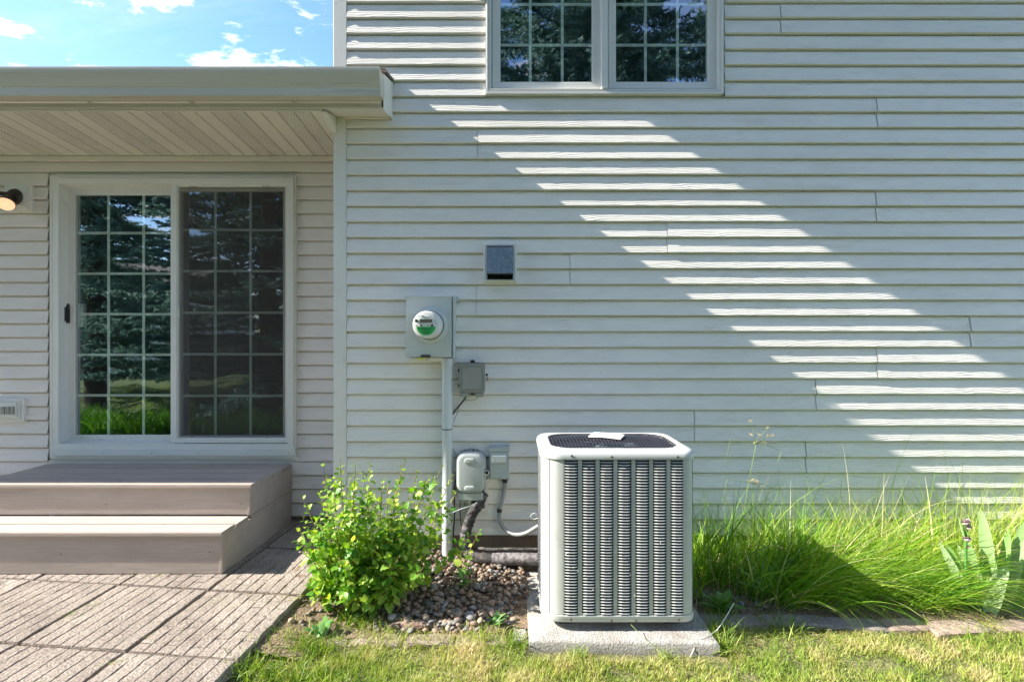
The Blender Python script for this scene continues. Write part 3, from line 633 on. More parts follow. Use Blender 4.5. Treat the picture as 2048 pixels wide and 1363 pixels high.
# grey conduit from the meter to the ground
yc = YR-.06
cd = empty('conduit_pipe', (X(894.5, yc), yc, .03), 'straight grey plastic conduit running from the meter box down into the gravel', 'conduit')
xc = X(894.5, yc)
m = MB(); m.lathe((xc, yc, -.05), (0, 0, 1), [(.0335, 0), (.0335, 1.37)], 24); m.build('pipe', M['conduit'], cd, smooth=40)
m = MB(); m.lathe((xc, yc, 1.29), (0, 0, 1), [(.0335, 0), (.0372, .001), (.0372, .05), (.0335, .051)], 24); m.build('coupling', M['conduit'], cd, smooth=40)
zt = Z(858, yc); m = MB(); m.lathe((xc, yc, zt), (0, 0, 1), [(.034, 0), (.0352, .001), (.0352, .005), (.034, .006)], 24); m.build('cable_tie', M['black'], cd)


# small square utility enclosure
yn = YR-.09
nb = empty('utility_box', P(944, 757, YR), 'small taupe plastic enclosure with a latch just right of the conduit, below the meter', 'utility box')
m = MB(); m.pbox(920, 967.5, 728, 787, yn+.015, YR-.012); m.build('enclosure', M['nid'], nb, bevel=.004, seg=2)
m = MB(); m.pbox(918, 970, 726, 784, yn, yn+.018); m.build('lid', M['nid'], nb, bevel=.005, seg=2)
m = MB(); m.pbox(923, 965, 732, 779, yn-.006, yn+.0005); m.build('lid_panel', M['nid'], nb, bevel=.005, seg=2)
m = MB(); m.pbox(922, 937, 785, 793, yn+.01, YR-.02); m.pbox(953, 967, 785, 793, yn+.01, YR-.02); m.pbox(939, 951, 786, 790, yn+.012, YR-.03); m.build('cable_entry', M['nid'], nb, bevel=.002)
m = MB(); m.pbox(941, 949, 719.5, 725, yn+.03, yn+.045); m.build('top_clip', M['black'], nb)
for a_, b_ in ((737, 743), (768, 774)): MB().pbox(916, 919, a_, b_, yn+.005, yn+.02).build('hinge', M['black'], nb)
MB().pbox(942, 948, 786.5, 790, yn+.006, yn+.012).build('plug', M['black'], nb)
m = MB()
q = P(975, 749.5, yn); m.lathe((q.x-.006, q.y+.03, q.z), (0, -1, 0), [(.0001, 0), (.008, .001), (.008, .02), (.004, .024), (.0001, .024)], 10); q = P(974, 757, yn+.01)
m.tube([q+Vector((.006*math.cos(a_), 0, .012*math.sin(a_))) for a_ in np.linspace(0, 2*math.pi, 12)], .0015, 5); m.build('latch', M['black'], nb)

# rounded telecom housing
yt = YR-.11
tb = empty('telecom_box', P(940, 948, YR), 'rounded grey telecom housing above the insulated pipe, left of the air conditioner', 'telecom box')
def rr_pts(x0, x1, z0, z1, r, n=6):
    o = []
    for (cx, cz, a0) in ((x1-r, z1-r, 0), (x0+r, z1-r, 90), (x0+r, z0+r, 180), (x1-r, z0+r, 270)):
        for k in range(n+1): a_ = R(a0+90*k/n); o.append((cx+r*math.cos(a_), cz+r*math.sin(a_)))
    return o
def pill(m, x0, x1, z0, z1, r, layers):
    """layers: (y, inset)"""
    m.rings([[(a_, y, b_) for a_, b_ in rr_pts(x0+i, x1-i, z0+i, z1-i, max(r-i, .001))] for y, i in layers], True, True, True)
x0, x1, z0, z1 = X(912, yt), X(970, yt), Z(987, yt), Z(906, yt)
m = MB(); pill(m, x0-.004, x1+.004, z0-.004, z1+.004, .06, [(YR-.014, 0), (yt+.035, 0), (yt+.03, .006)]); m.build('base', M['telco'], tb, smooth=40)
m = MB(); pill(m, x0, x1, z0, z1, .058, [(yt+.031, 0), (yt+.012, .004), (yt+.002, .014), (yt, .024)])
m.build('cover', M['telco'], tb, smooth=40)
m = MB(); w_ = (x1-x0)
for (a_, b_) in ((z1-.068, z1-.03), (z0+.014, z0+.05)): m = MB(); pill(m, x0+w_*.28, x0+w_*.66, a_, b_, .017, [(yt+.002, 0), (yt-.006, .003), (yt-.0075, .008)]); m.build('thumb_recess', M['telco'], tb, smooth=40)
m = MB(); q = P(975, 945, yt); m.pbox(962, 976, 941, 951, yt+.01, yt+.05); m.lathe((q.x-.004, yt+.012, q.z), (0, -1, 0), [(.015, 0), (.015, .012), (.011, .012), (.011, .002), (.0001, .002)], 14); m.build('hasp', M['telco'], tb, smooth=30)
m = MB(); pill(m, X(916, yt+.03), X(966, yt+.03), Z(1000, yt+.03), Z(985, yt+.03), .008, [(YR-.014, 0), (yt+.03, 0), (yt+.025, .004)]); m.build('cable_shroud', M['telco'], tb, smooth=40)
m = MB(); rr = random.Random(5)
for k in range(70):
    a_ = rr.uniform(.25, 2.7); q = Vector(((x0+x1)/2+.075*math.cos(a_)*1.1, YR-.02-rr.random()*.05, z1-.06+.064*math.sin(a_)))
    m.tube([q, q+Vector((math.cos(a_)*.012, 0, .014*math.sin(a_)+rr.uniform(-.004, .004)))], .0012, 3)
m.build('dry_litter', M['black'], tb)

# vinyl block behind the pipe
vb = empty('pipe_block', P(955, 990, YR), 'cream vinyl mounting block the refrigerant pipe comes out of, under the telecom housing', 'mounting block')
m = MB(); frame(m, 936, 975.5, 958, 1023, 7, YR-.045, YR+.0); m.build('flange', M['trim'], vb, bevel=.002); m = MB(); m.pbox(942.5, 969, 964.5, 1016.5, YR-.012, YR-.004); m.build('back_plate', M['fascia'], vb)

# disconnect switch and its flexible conduit
yd2 = YR-.085
ds = empty('disconnect_box', P(998, 925, YR), 'small grey air conditioner disconnect with a raised pull handle, right of the telecom housing', 'switch box')
m = MB(); m.pbox(979, 1018, 901, 958, yd2+.01, YR-.01); m.build('enclosure', M['disc'], ds, bevel=.003)
m = MB(); m.pbox(977, 1019, 894, 903, yd2, YR-.008); m.build('rain_cap', M['disc'], ds, bevel=.004, seg=2)
m = MB(); m.pbox(980, 1018, 904, 956, yd2+.002, yd2+.011); m.build('cover', M['disc'], ds, bevel=.003)
m = MB(); m.pbox(983, 1014, 910, 926, yd2-.016, yd2+.003); m.build('pull_handle', M['disc'], ds, bevel=.006, seg=3)
fxp = [P(1010, 957, YR-.05), P(1009.5, 975, YR-.05), P(1004, 1000, YR-.055), P(999, 1020, YR-.06), P(1000, 1040, YR-.065), P(1010, 1058, YR-.08), P(1028, 1068, YR-.11), P(1050, 1066, YR-.16), P(1072, 1054, YR-.22), P(1094, 1040, YR-.25)]
def spline(pts, n):
    pts = [Vector(p) for p in pts]; o = []; q = [pts[0]*2-pts[1]]+pts+[pts[-1]*2-pts[-2]]
    for i in range(1, len(q)-2):
        for k in range(n):
            t = k/n; a, b, c_, d = q[i-1], q[i], q[i+1], q[i+2]
            o.append(.5*((2*b)+(c_-a)*t+(2*a-5*b+4*c_-d)*t*t+(3*b-a-3*c_+d)*t**3))
    o.append(pts[-1]); return o
fc = empty('flexible_conduit', fxp[0], 'ribbed grey flexible conduit looping from the disconnect to the air conditioner', 'conduit')
sp_ = spline(fxp, 26); rad = [(.0135 if (i % 4) < 2 else .0108) for i in range(len(sp_))]
m = MB(); m.tube(sp_, rad, 10); m.build('ribbed_tube', M['flex'], fc, smooth=50)
m = MB(); m.lathe(fxp[0]+Vector((0, 0, .0)), (0, 0, -1), [(.0001, -.005), (.017, -.004), (.018, .01), (.015, .022), (.0001, .023)], 12); q = sp_[74]; q2 = sp_[78]; m.lathe(q, q2-q, [(.0001, -.001), (.016, 0), (.016, .02), (.0001, .021)], 12)
m.build('connector', M['black'], fc)
m = MB(); q = P(1068, 1032, YR-.2); m.tube([q+Vector((.02*math.cos(a_), 0, .018*math.sin(a_))) for a_ in np.linspace(.2, 5.6, 16)]+[q+Vector((.05, 0, -.01))], .0022, 5); m.build('white_wire', M['mtrwhite'], fc)

# insulated refrigerant line
yl = YR-.09
lp = [P(968, 985, YR-.03), P(958, 1005, YR-.06), P(944, 1028, yl), P(934, 1055, yl-.02), P(930, 1080, yl-.04), P(934, 1100, yl-.06), P(948, 1112, yl-.08), P(975, 1117, yl-.1), P(1010, 1117, yl-.11), P(1045, 1117, yl-.12), P(1085, 1118, yl-.12)]
ln = empty('refrigerant_line', lp[0], 'thick dark foam insulated pipe bending down and along the gravel to the air conditioner', 'pipe')
s1 = spline(lp, 10); kk = 74
m = MB(); m.tube(s1[:kk], [.032+.004*mnoise.noise((i*.35, 0, 3)) for i in range(kk)], 14); m.build('foam_sleeve', M['foam'], ln, smooth=60)
m = MB(); m.tube(s1[kk-1:], [.037+.004*mnoise.noise((i*.9, 2, 3)) for i in range(len(s1)-kk+1)], 14); m.build('foil_wrap', M['tape'], ln, smooth=60)
m = MB(); m.tube([p+Vector((0, .035, .045)) for p in s1[62:]], .011, 8); m.build('liquid_pipe', M['foam'], ln, smooth=60)
for i0 in (14, 24, 27, 33, 46): m = MB(); q, q2 = s1[i0], s1[i0+1]; m.lathe(q, q2-q, [(.034, -.006), (.0365, -.004), (.0365, .008), (.034, .01)], 14); m.build('black_tape', M['black'], ln)
# loose cables
for pts, r_, lab in (([P(912, 950, YR-.03), P(909, 985, YR-.035), P(909, 1030, YR-.035), P(906, 1070, YR-.04), P(903, 1105, YR-.05), P(906, 1112, YR-.06)], .0042, 'thick black cable hanging from the telecom housing close to the conduit'),
                     ([P(921, 995, YR-.05), P(920, 1020, YR-.045), P(922, 1045, YR-.05), P(928, 1065, YR-.09), P(934, 1080, YR-.1)], .0032, 'thin black cable curving from the telecom housing behind the insulated pipe'),
                     ([P(960, 1000, YR-.07), P(945, 1010, YR-.11), P(925, 1016, YR-.12), P(906, 1024, YR-.1)], .0022, 'thin blue grey wire crossing from the pipe opening to the conduit'),
                     ([P(932, 793, YR-.03), P(925, 803, YR-.03), P(914, 816, YR-.03), P(905, 828, YR-.03)], .0055, 'short thick black cable running from the small enclosure to the conduit'),
                     ([P(956, 793, YR-.03), P(948, 800, YR-.028), P(932, 800, YR-.028), P(922, 806, YR-.028), P(914, 826, YR-.025), P(906, 846, YR-.025)], .0014, 'hair thin black wire looping beneath the small enclosure'),
                     ([P(905, 896, YR-.02), P(910, 905, YR-.02), P(917, 914, YR-.03)], .0015, 'short thin wire entering the top left of the telecom housing'),
                     ([P(927, 995, YR-.05), P(929, 1010, YR-.04), P(924, 1018, YR-.045)], .0022, 'small looped wire end below the telecom housing')):
    m = MB(); m.tube(spline(pts, 6), r_, 6); tag(m.build('cable', M['disc'] if 'blue' in lab else M['black'], None, smooth=60), lab, 'cable')

# ------------------------------------------------------------------ deck steps
def plank(x0, x1, y0, y1, z0, z1, par, nm='deck_board', mt=None, bev=.0045):
    m = MB(); m.box(x0, x1, y0, y1, z0, z1); return m.build(nm, mt or M['deck'], par, bevel=bev, seg=2)
XS0, XS1 = -3.42, -1.615
YD = 3.215; YT = 2.935
st = empty('deck_steps', (XS1, YL-.03, zp(3.4)), 'two wide composite deck steps in grey brown boards below the patio door', 'steps')
zt = .548; th = .024
for i in range(4):
    w_ = (YL-.024-YD)/4; y0 = YD+i*w_
    o = plank(XS0-i*.0, XS1-.022+i*.006, y0, y0+w_-.0025, zt-th, zt, st)
zl = .352
for i in range(2):
    y0 = YT+i*.1425; plank(XS0-.02, XS1-.048+i*.012, y0, y0+.1385, zl-th, zl, st)
plank(XS0+.02, XS1-.034, YD+.016, YD+.034, zl+.001, zt-th-.001, st, 'riser', bev=.002)
plank(XS0, XS1-.058, YT+.018, YT+.036, zp(YT)+.004, zl-th-.001, st, 'riser', bev=.002)
def side(x, y0, y1, z0, z1, skew):
    m = MB(); m.add([(x-skew*(YL-y)*.062+dx, y, z) for z in (z0, z1) for y in (y0, y1) for dx in (-.018, 0)], [(0, 2, 3, 1), (4, 5, 7, 6), (0, 1, 5, 4), (2, 6, 7, 3), (0, 4, 6, 2), (1, 3, 7, 5)])
    return m.build('side_board', M['deck'], st, bevel=.002)
side(XS1-.003, YD+.014, YL-.03, zl-th+.022, zt-th-.001, 1); side(XS1-.003, YT+.016, YL-.03, zp(3.3)-.004, zl-th+.0195-.02, 1)
side(XS1-.003, YD+.036, YL-.03, zl-th+.001, zl-th+.019, 1)
plank(XS0, XS0+.018, YT+.04, YL-.03, zp(3.3), zl-th-.001, st, 'side_board', bev=.002); plank(XS0, XS0+.018, YD+.04, YL-.03, zl-th+.001, zt-th-.001, st, 'side_board', bev=.002)
m = MB()
for p in ((212, 1008), (482, 1006)): q = P(*p, YD+.0155); m.lathe(q, (0, -1, 0), [(.0001, 0), (.0032, 0), (.0032, .001), (.0001, .001)], 8)
for p in ((122, 1108), (419, 1103)): q = P(*p, YT+.0175); m.lathe(q, (0, -1, 0), [(.0001, 0), (.0032, 0), (.0032, .001), (.0001, .001)], 8)
q = Vector((-2.08, 3.06, zl)); m.lathe(q, (0, 0, 1), [(.0032, 0), (.0032, .001), (.0001, .001)], 8); m.build('screw', M['black'], st)

# ------------------------------------------------------------------ patio slabs
pt = empty('patio', (-2.0, 2.6, 0), 'ribbed concrete paver patio in front of the deck steps', 'patio'); pt['kind'] = 'structure'
if 'category' in pt: del pt['category']
u = Vector((-.9948, .1015)); u.normalize(); vv = Vector((-u.y*1.0, u.x)); vv = Vector((-.1015, -.9948)).normalized()
O2 = Vector((-1.650, 2.784)); PS = .531
def slab(i, j, cross, nrib=8, wfac=1.0):
    m = MB(); g = .013; rr = random.Random(i*31+j*7+5)
    tilt = rr.uniform(-.003, .003); dz = rr.uniform(-.003, .003); wj = PS*wfac
    a0 = g*.6; W_ = wj-g*1.2; w = W_/nrib
    def pt3(a, b, z): p = O2+u*(i*PS+a)+vv*(j*PS+b); return (p.x, p.y, zp(p.y)+z+dz+tilt*(a-.25))
    # base slab
    vs = [pt3(a, b, z) for z in (-.05, -.007) for b in (a0, PS-a0) for a in (a0, a0+W_)]
    m.add(vs, [(0, 2, 3, 1), (4, 5, 7, 6), (0, 1, 5, 4), (2, 6, 7, 3), (0, 4, 6, 2), (1, 3, 7, 5)])
    for r in range(nrib):
        if cross: cuts = [0]+sorted([(k+(.5 if r % 2 else 0))*PS/4 for k in range(0, 5) if .02 < (k+(.5 if r % 2 else 0))*PS/4 < PS-.03])+[PS]
        else: cuts = [0, PS]
        for b0, b1 in zip(cuts, cuts[1:]):
            x0, x1 = a0+r*w+.0008, a0+(r+1)*w-.0008; y0, y1 = max(b0, a0)+.0016, min(b1, PS-a0)-.0016
            n = max(1, int((y1-y0)/.045)); c = .0032; rings = []
            if r == 0: x0 = a0
            if r == nrib-1: x1 = a0+W_
            for k in range(n+1):
                y = y0+(y1-y0)*k/n; e = c if k in (0, n) else 0
                j1, j2, jz = rr.uniform(-.0018, .0018), rr.uniform(-.0018, .0018), rr.uniform(-.0014, .0014)
                yy = y
                rings.append([pt3(x0+j1, yy, -.0075), pt3(x0+j1, yy, -c+jz-e), pt3(x0+c+j1, yy, jz-e*.8), pt3((x0+x1)/2, yy, .0008+jz-e*.8), pt3(x1-c+j2, yy, jz-e*.8), pt3(x1+j2, yy, -c+jz-e), pt3(x1+j2, yy, -.0075)])
            m.rings(rings, False, True, True)
    return m.build('paver', M['paver'], pt, smooth=38)
# i counts leftwards from the main joint, j counts towards the camera
for j in range(-2, 5):
    for i in range(-1, 6):
        if j == -2 and i == -1: slab(i, j, False, 1); continue
        if j >= 3 and i == -1: continue
        cr = (i == -1 and j in (0, -1)) or (i == 0 and j == -1) or (i == 2 and j == 0)
        slab(i, j, cr)
m = MB(); c4 = [O2+u*a+vv*b for a, b in ((-1*PS+.01, -2*PS+.02), (6*PS, -2*PS+.02), (6*PS, 5*PS), (-1*PS+.01, 5*PS))]
m.add([(p.x, min(p.y, YL-.01), zp(p.y)-.024) for p in c4], [(0, 1, 2, 3)]); tag(m.build('joint_sand', M['sand']), kind='structure')

# ------------------------------------------------------------------ concrete pad, edging
m = MB(); x0, x1 = .08, .968; n = 26
px_ = [(x0, 2.395), (x1-.005, 2.372), (x1, 3.2), (x0-.003, 3.2)]
def lerp2(a, b, t): return (a[0]+(b[0]-a[0])*t, a[1]+(b[1]-a[1])*t)
rings = []
loop = []
for k in range(4):
    a, b = px_[k], px_[(k+1) % 4]; nn = 24
    for q in range(nn): loop.append(lerp2(a, b, q/nn))
cxy = (.52, 2.78)
def offs(d, z, amp):
    o = []
    for k, p in enumerate(loop):
        dx, dy = p[0]-cxy[0], p[1]-cxy[1]; l = math.hypot(dx, dy)
        jn = mnoise.noise((p[0]*21, p[1]*21, z*10))*amp
        o.append((p[0]-dx/l*(d+jn), p[1]-dy/l*(d+jn), z+mnoise.noise((p[0]*15, p[1]*15, 4))*amp*.5))
    return o
m.rings([offs(0, -.04, .002), offs(0, .0, .003), offs(.001, .038, .003), offs(.006, .047, .002), offs(.016, .0505, .001), offs(.3, .052, 0)], True, False, True)
tag(m.build('concrete_pad', M['pad'], None, smooth=50), 'pale rough concrete pad the air conditioner stands on', 'concrete pad')

ed = empty('garden_edging', (1.6, 2.65, .03), 'row of weathered concrete edging blocks between the tall grass and the lawn', 'garden edging')
def block(px0, px1, pyt, ytop_z, depth, mt, par, th=.05, ang=0):
    Y0 = 1024*(CH-ytop_z)/(pyt-681.5); xa, xb = X(px0, Y0), X(px1, Y0)
    m = MB(); n = 8; rr = random.Random(int(px0))
    rings = []
    for k in range(n+1):
        x = xa+(xb-xa)*k/n; e = .008 if k in (0, n) else 0; yy = Y0+ang*(k/n-.5)
        j1, j2 = rr.uniform(-.004, .004), rr.uniform(-.004, .004)
        rings.append([(x, yy+j1, ytop_z-th), (x, yy+j1, ytop_z-.008-e), (x, yy+.008+j1, ytop_z+j2*.4-e), (x, yy+depth-.008, ytop_z-j2*.4-e), (x, yy+depth, ytop_z-.01-e), (x, yy+depth, ytop_z-th)])
    m.rings(rings, False, True, True)
    return m.build('edging_block', mt, par, smooth=40)
block(1402, 1530, 1246, .035, .1, M['edge'], ed, ang=-.01); block(1534, 1668, 1248, .035, .1, M['edge'], ed, ang=-.01); block(1672, 1776, 1254, .03, .1, M['edge'], ed, ang=-.02)
block(1782, 1868, 1256, .03, .1, M['edge2'], ed); block(1874, 1996, 1262, .035, .11, M['edge2'], ed, ang=.02); block(2000, 2130, 1258, .03, .1, M['edge2'], ed); block(2136, 2260, 1260, .03, .1, M['edge'], ed); block(2266, 2400, 1262, .03, .1, M['edge2'], ed)
ed2 = empty('garden_edging', (-.3, 2.45, .02), 'half buried concrete edging blocks between the shrub bed and the lawn', 'garden edging')
for a, b in ((575, 690), (695, 800), (805, 905), (910, 1022)): block(a, b, 1286, .012, .09, M['edge3'], ed2, ang=rnd.uniform(-.015, .015))
m = MB(); m.box(.006, .072, 2.44, 2.74, -.03, .024); tag(m.build('paving_strip', M['pad'], None, bevel=.006, seg=2), 'narrow concrete paver lying along the left side of the pad', 'paver')

# ------------------------------------------------------------------ air conditioner
AXL, AXR, AYF, AYB = .146, .890, 2.47, 2.97
ac = empty('air_conditioner', ((AXL+AXR)/2, (AYF+AYB)/2, .052), 'grey white outdoor air conditioner with louvred sides on the concrete pad', 'air conditioner')
def rrect(o=0, rl=.10, rr_=.064, n=9):
    x0, x1, y0, y1 = AXL-o, AXR+o, AYF-o, AYB+o; rl += o; rr_ += o; p = []
    for (cx, cy, r, a0) in ((x0+rl, y0+rl, rl, 180), (x1-rr_, y0+rr_, rr_, 270), (x1-rl*.8, y1-rl*.8, rl*.8, 0), (x0+rl*.8, y1-rl*.8, rl*.8, 90)):
        for k in range(n+1): a_ = R(a0+90*k/n); p.append((cx+r*math.cos(a_), cy+r*math.sin(a_)))
    return p
ZB, ZTP = .128, .880
# skin: everything but the front louvre openings
def ring(o, z, **k): return [(a_, b_, z) for a_, b_ in rrect(o, **k)]
colx = [(X(a_, AYF), X(b_, AYF)) for a_, b_ in ((1128.7, 1156), (1164, 1191.3), (1199.3, 1227), (1235, 1263), (1271, 1298.5), (1306, 1333), (1341, 1366.2))]
zl0, zl1 = Z(1231, AYF), Z(917.5, AYF); NR = 54; pz = (zl1-zl0)/NR
m = MB(); pp = rrect(0); nseg = 10
idx = list(range(nseg, len(pp)))+list(range(0, nseg))      # start after front-left arc .. round the back .. to its end
path = [pp[i] for i in idx]
# path[0] is start of right arc? drop the straight front edge between last of left arc and first of right arc
m.rings([[(a_, b_, z) for a_, b_ in path] for z in (ZB, ZTP)], False)
xs_ = [pp[nseg-1][0]]+[v_ for c_ in colx for v_ in c_]+[max(pp[nseg][0], colx[-1][1]+.0005)]
for k in range(0, len(xs_), 2): m.box(xs_[k], xs_[k+1], AYF, AYF+.0012, ZB, ZTP)
for c_ in colx:
    m.box(c_[0], c_[1], AYF, AYF+.0012, ZB, zl0); m.box(c_[0], c_[1], AYF, AYF+.0012, zl1, ZTP)
cab = m.build('cabinet', M['ac'], ac, smooth=25)
m = MB(); m.rings([[(a_, b_, z) for a_, b_ in rrect(-.018)] for z in (ZB, ZTP)], True, True, True); m.build('coil', M['coil'], ac)
# louvres
def louvre_mesh():
    m = MB(); w = colx[0][1]-colx[0][0]; nx = 9; rows = [(0, .0), (-.001, .0024), (-.0026, .0040), (-.0036, .0044), (-.0043, .0036)]
    rings = []
    for dz, dy in rows:
        r_ = []
        for k in range(nx):
            t = k/(nx-1); e = min(1, min(t, 1-t)*7); e = math.sqrt(e)
            r_.append((w*t, -dy*e, dz*(.25+.75*e)))
        rings.append(r_)
    m.rings(rings, False); return m
lm = louvre_mesh(); lme = lm.mesh('louver', M['ac'], smooth=60)
rest = MB()
for r_ in range(NR):
    for q, c_ in enumerate(colx):
        zt_ = zl1-r_*pz+.0005
        if r_ < 42:
            link('louver', lme, ac, Matrix.Translation((c_[0], AYF, zt_)))
        else: rest.add([(a_+c_[0], b_+AYF, z_+zt_) for a_, b_, z_ in lm.v], lm.f)
o = rest.build('louver_rows', M['ac'], ac, smooth=60); o['kind'] = 'stuff'
# base pan and lid
m = MB(); m.rings([ring(-.02, .096), ring(.001, .096), ring(.004, .101), ring(.004, .126), ring(.001, .1285)], True, True, True); m.build('base_pan', M['ac'], ac, smooth=35)
ins = []
def hole(z, inset, rad):
    x0, x1, y0, y1 = AXL+inset, AXR-inset, AYF+inset, AYB-inset; p = []; n = 9
    for (cx, cy, a0) in ((x0+rad, y0+rad, 180), (x1-rad, y0+rad, 270), (x1-rad, y1-rad, 0), (x0+rad, y1-rad, 90)):
        for k in range(n+1): a_ = R(a0+90*k/n); p.append((cx+rad*math.cos(a_), cy+rad*math.sin(a_), z))
    return p
m = MB(); m.rings([ring(.003, .878), ring(.007, .879), ring(.008, .886), ring(.007, .900), ring(.002, .911), ring(-.008, .919), ring(-.022, .9225), hole(.924, .046, .11), hole(.921, .052, .11), hole(.91, .054, .11)], True)
lid = m.build('top_cover', M['ac'], ac, smooth=50)
m = MB(); m.rings([ring(.0005, .8765), ring(.0005, .8805)], True); m.rings([ring(.0006, .1275), ring(.0006, .1305)], True)
for a_ in (1.0,):
    for arc, k_ in ((0, 5), (1, 6)):
        q = pp[arc*10+k_]; cx = (AXL+.1, AXR-.064)[arc]; cy = (AYF+.1, AYF+.064)[arc]
        m.box(q[0]-.0012, q[0]+.0012, q[1]-.0014, q[1]+.003, ZB, ZTP)
m.build('seam', M['black'], ac)
# vent dots on the left side
m = MB()
for r_ in range(58):
    z_ = .15+r_*.0125
    for k in range(26):
        y_ = AYF+.105+(k+(r_ % 2)*.5)*.0195
        if y_ > AYB-.09: continue
        m.add([(AXL-.0008, y_, z_), (AXL-.0008, y_+.008, z_), (AXL-.0032, y_+.004, z_+.0045), (AXL-.0008, y_, z_+.005), (AXL-.0008, y_+.008, z_+.005)], [(0, 1, 2), (0, 2, 3), (1, 4, 2)])
        m.add([(AXL-.0006, y_, z_-.004), (AXL-.0006, y_+.008, z_-.004), (AXL-.0006, y_+.008, z_+.001), (AXL-.0006, y_, z_+.001)], [(0, 1, 2, 3)])
o = m.build('side_vents', M['coil'], ac); o['kind'] = 'stuff'
# screws
scr_m = MB(); scr_m.lathe((0, 0, 0), (0, -1, 0), [(.0001, -.001), (.0055, 0), (.0058, .002), (.004, .0035), (.0001, .004)], 8); sme = scr_m.mesh('screw', M['screw'], smooth=40)
for px, py in ((1143.5, 911), (1223.5, 913), (1355.5, 913), (1142, 1238), (1223, 1240.5), (1272, 1241), (1357.5, 1238.5)):
    link('screw', sme, ac, Matrix.Translation(P(px, py, AYF-.008 if py < 1000 else AYF-.004)))
# fan guard
def inhole(x, y, inset=.052, rad=.11):
    x0, x1, y0, y1 = AXL+inset, AXR-inset, AYF+inset, AYB-inset
    if not (x0 < x < x1 and y0 < y < y1): return False
    dx = max(x0+rad-x, 0, x-(x1-rad)); dy = max(y0+rad-y, 0, y-(y1-rad)); return dx*dx+dy*dy < rad*rad
cxm, cym = (AXL+AXR)/2, (AYF+AYB)/2
def dome(x, y): return .919+.02*max(0, 1-((x-cxm)**2/.1+(y-cym)**2/.04))
m = MB()
def wire(fn, t0, t1, r_):
    pts = []; 
    for k in range(41):
        t = t0+(t1-t0)*k/40; x, y = fn(t)
        if inhole(x, y): pts.append((x, y, dome(x, y)))
    pts = pts[::3]+([pts[-1]] if len(pts) % 3 != 1 else []) if len(pts) > 4 else pts
    if len(pts) > 1: m.tube(pts, r_, 4)
for x in np.arange(AXL+.07, AXR-.06, .0175): wire(lambda t: (x, t), AYF, AYB, .0019)
for y in np.arange(AYF+.075, AYB-.05, .036): wire(lambda t: (t, y), AXL, AXR, .0026)
hp = hole(0, .052, .11); m.tube([(a_, b_, dome(a_, b_)+.001) for a_, b_, _ in hp]+[(hp[0][0], hp[0][1], dome(hp[0][0], hp[0][1])+.001)], .003, 5)
m.build('fan_guard', M['wire'], ac, smooth=60)
m = MB(); m.rings([hole(.87, .054, .11), hole(.90, .054, .11)], True, True); m.build('fan_shroud', M['coil'], ac)
m = MB()
for fx_ in (AXL+.12, AXR-.1):
    for fy_ in (AYF+.1, AYB-.1): MB().box(fx_-.035, fx_+.035, fy_-.035, fy_+.035, .051, .097).build('foot', M['black'], ac, bevel=.004)
m.lathe((cxm, cym, .872), (0, 0, 1), [(.075, 0), (.075, .018), (.06, .024), (.0001, .024)], 20)
for k in range(4):
    a0 = k*math.pi/2+.4; vs = []
    for rr_ in (.07, .19):
        for da, z_ in ((-.28, .874), (.3, .888)): vs.append((cxm+rr_*math.cos(a0+da), cym+rr_*math.sin(a0+da), z_))
    m.add(vs, [(0, 1, 3, 2)])
m.build('fan', M['galv'], ac, smooth=30)
# wear scratches and lint caught on the front louvres
m = MB(); rr = random.Random(9)
for k in range(26):
    q = P(rr.uniform(1125, 1370), rr.uniform(1010, 1240), AYF-.008); l = rr.uniform(.004, .014); a_ = rr.uniform(0, 6.28)
    m.tube([q, q+Vector((math.cos(a_)*l, rr.uniform(-.002, .001), math.sin(a_)*l))], .0009, 3)
m.build('lint', M['paper'], ac)

# booklet on the guard
bk = empty('paper_booklet', (X(1213, 2.72), 2.72, .9405), 'small white booklet with a pale blue corner lying on top of the air conditioner', 'booklet')
bk.rotation_euler = (0, 0, R(-24))
m = MB(); n = 10; rings = []
for k in range(n+1):
    x = -.085+.17*k/n; z = .001+.004*math.sin(math.pi*k/n)
    rings.append([(x, -.05, z), (x, .05, z+.003), (x, .05, z+.009), (x, -.05, z+.006)])
m.rings(rings, True, True, True)
me = m.mesh('page_block', M['paper'], bevel=0, smooth=40); o = bpy.data.objects.new('page_block', me); COL.objects.link(o); o.parent = bk
m = MB(); m.add([(-.082, .0, .0115), (-.045, .0, .0142), (-.045, .046, .0158), (-.082, .046, .013)], [(0, 1, 2, 3)]); o = bpy.data.objects.new('blue_print', m.mesh('blue_print', M['cyan'])); COL.objects.link(o); o.parent = bk
m = MB(); m.add([(-.03, -.02, .0137), (.05, -.01, .0138), (.05, -.004, .014), (-.03, -.006, .0142)], [(0, 1, 2, 3)]); o = bpy.data.objects.new('grey_print', m.mesh('grey_print', M['telco'])); COL.objects.link(o); o.parent = bk

# ------------------------------------------------------------------ pebbles
pb = tag(bpy.data.objects.new('pebble_bed', None), kind='structure', label='river pebbles between the shrub and the concrete pad'); COL.objects.link(pb); pb.location = (-.2, 2.9, .03)
def pebble(seed, mt):
    bm = bmesh.new(); bmesh.ops.create_icosphere(bm, subdivisions=2, radius=1); rr = random.Random(seed); o = Vector((seed*3.1, 0, 0))
    sx, sy, sz_ = rr.uniform(.8, 1.25), rr.uniform(.7, 1.0), rr.uniform(.5, .72)
    for v_ in bm.verts:
        n_ = 1+.22*mnoise.noise(v_.co*1.1+o); v_.co = Vector((v_.co.x*sx, v_.co.y*sy, v_.co.z*sz_))*n_
    me = bpy.data.meshes.new('pebble'); bm.to_mesh(me); bm.free(); me.shade_smooth(); me.materials.append(mt); return me
pm = [pebble(k, M['pebble'][k % 3 if k % 4 else 0]) for k in range(9)]
cand = []
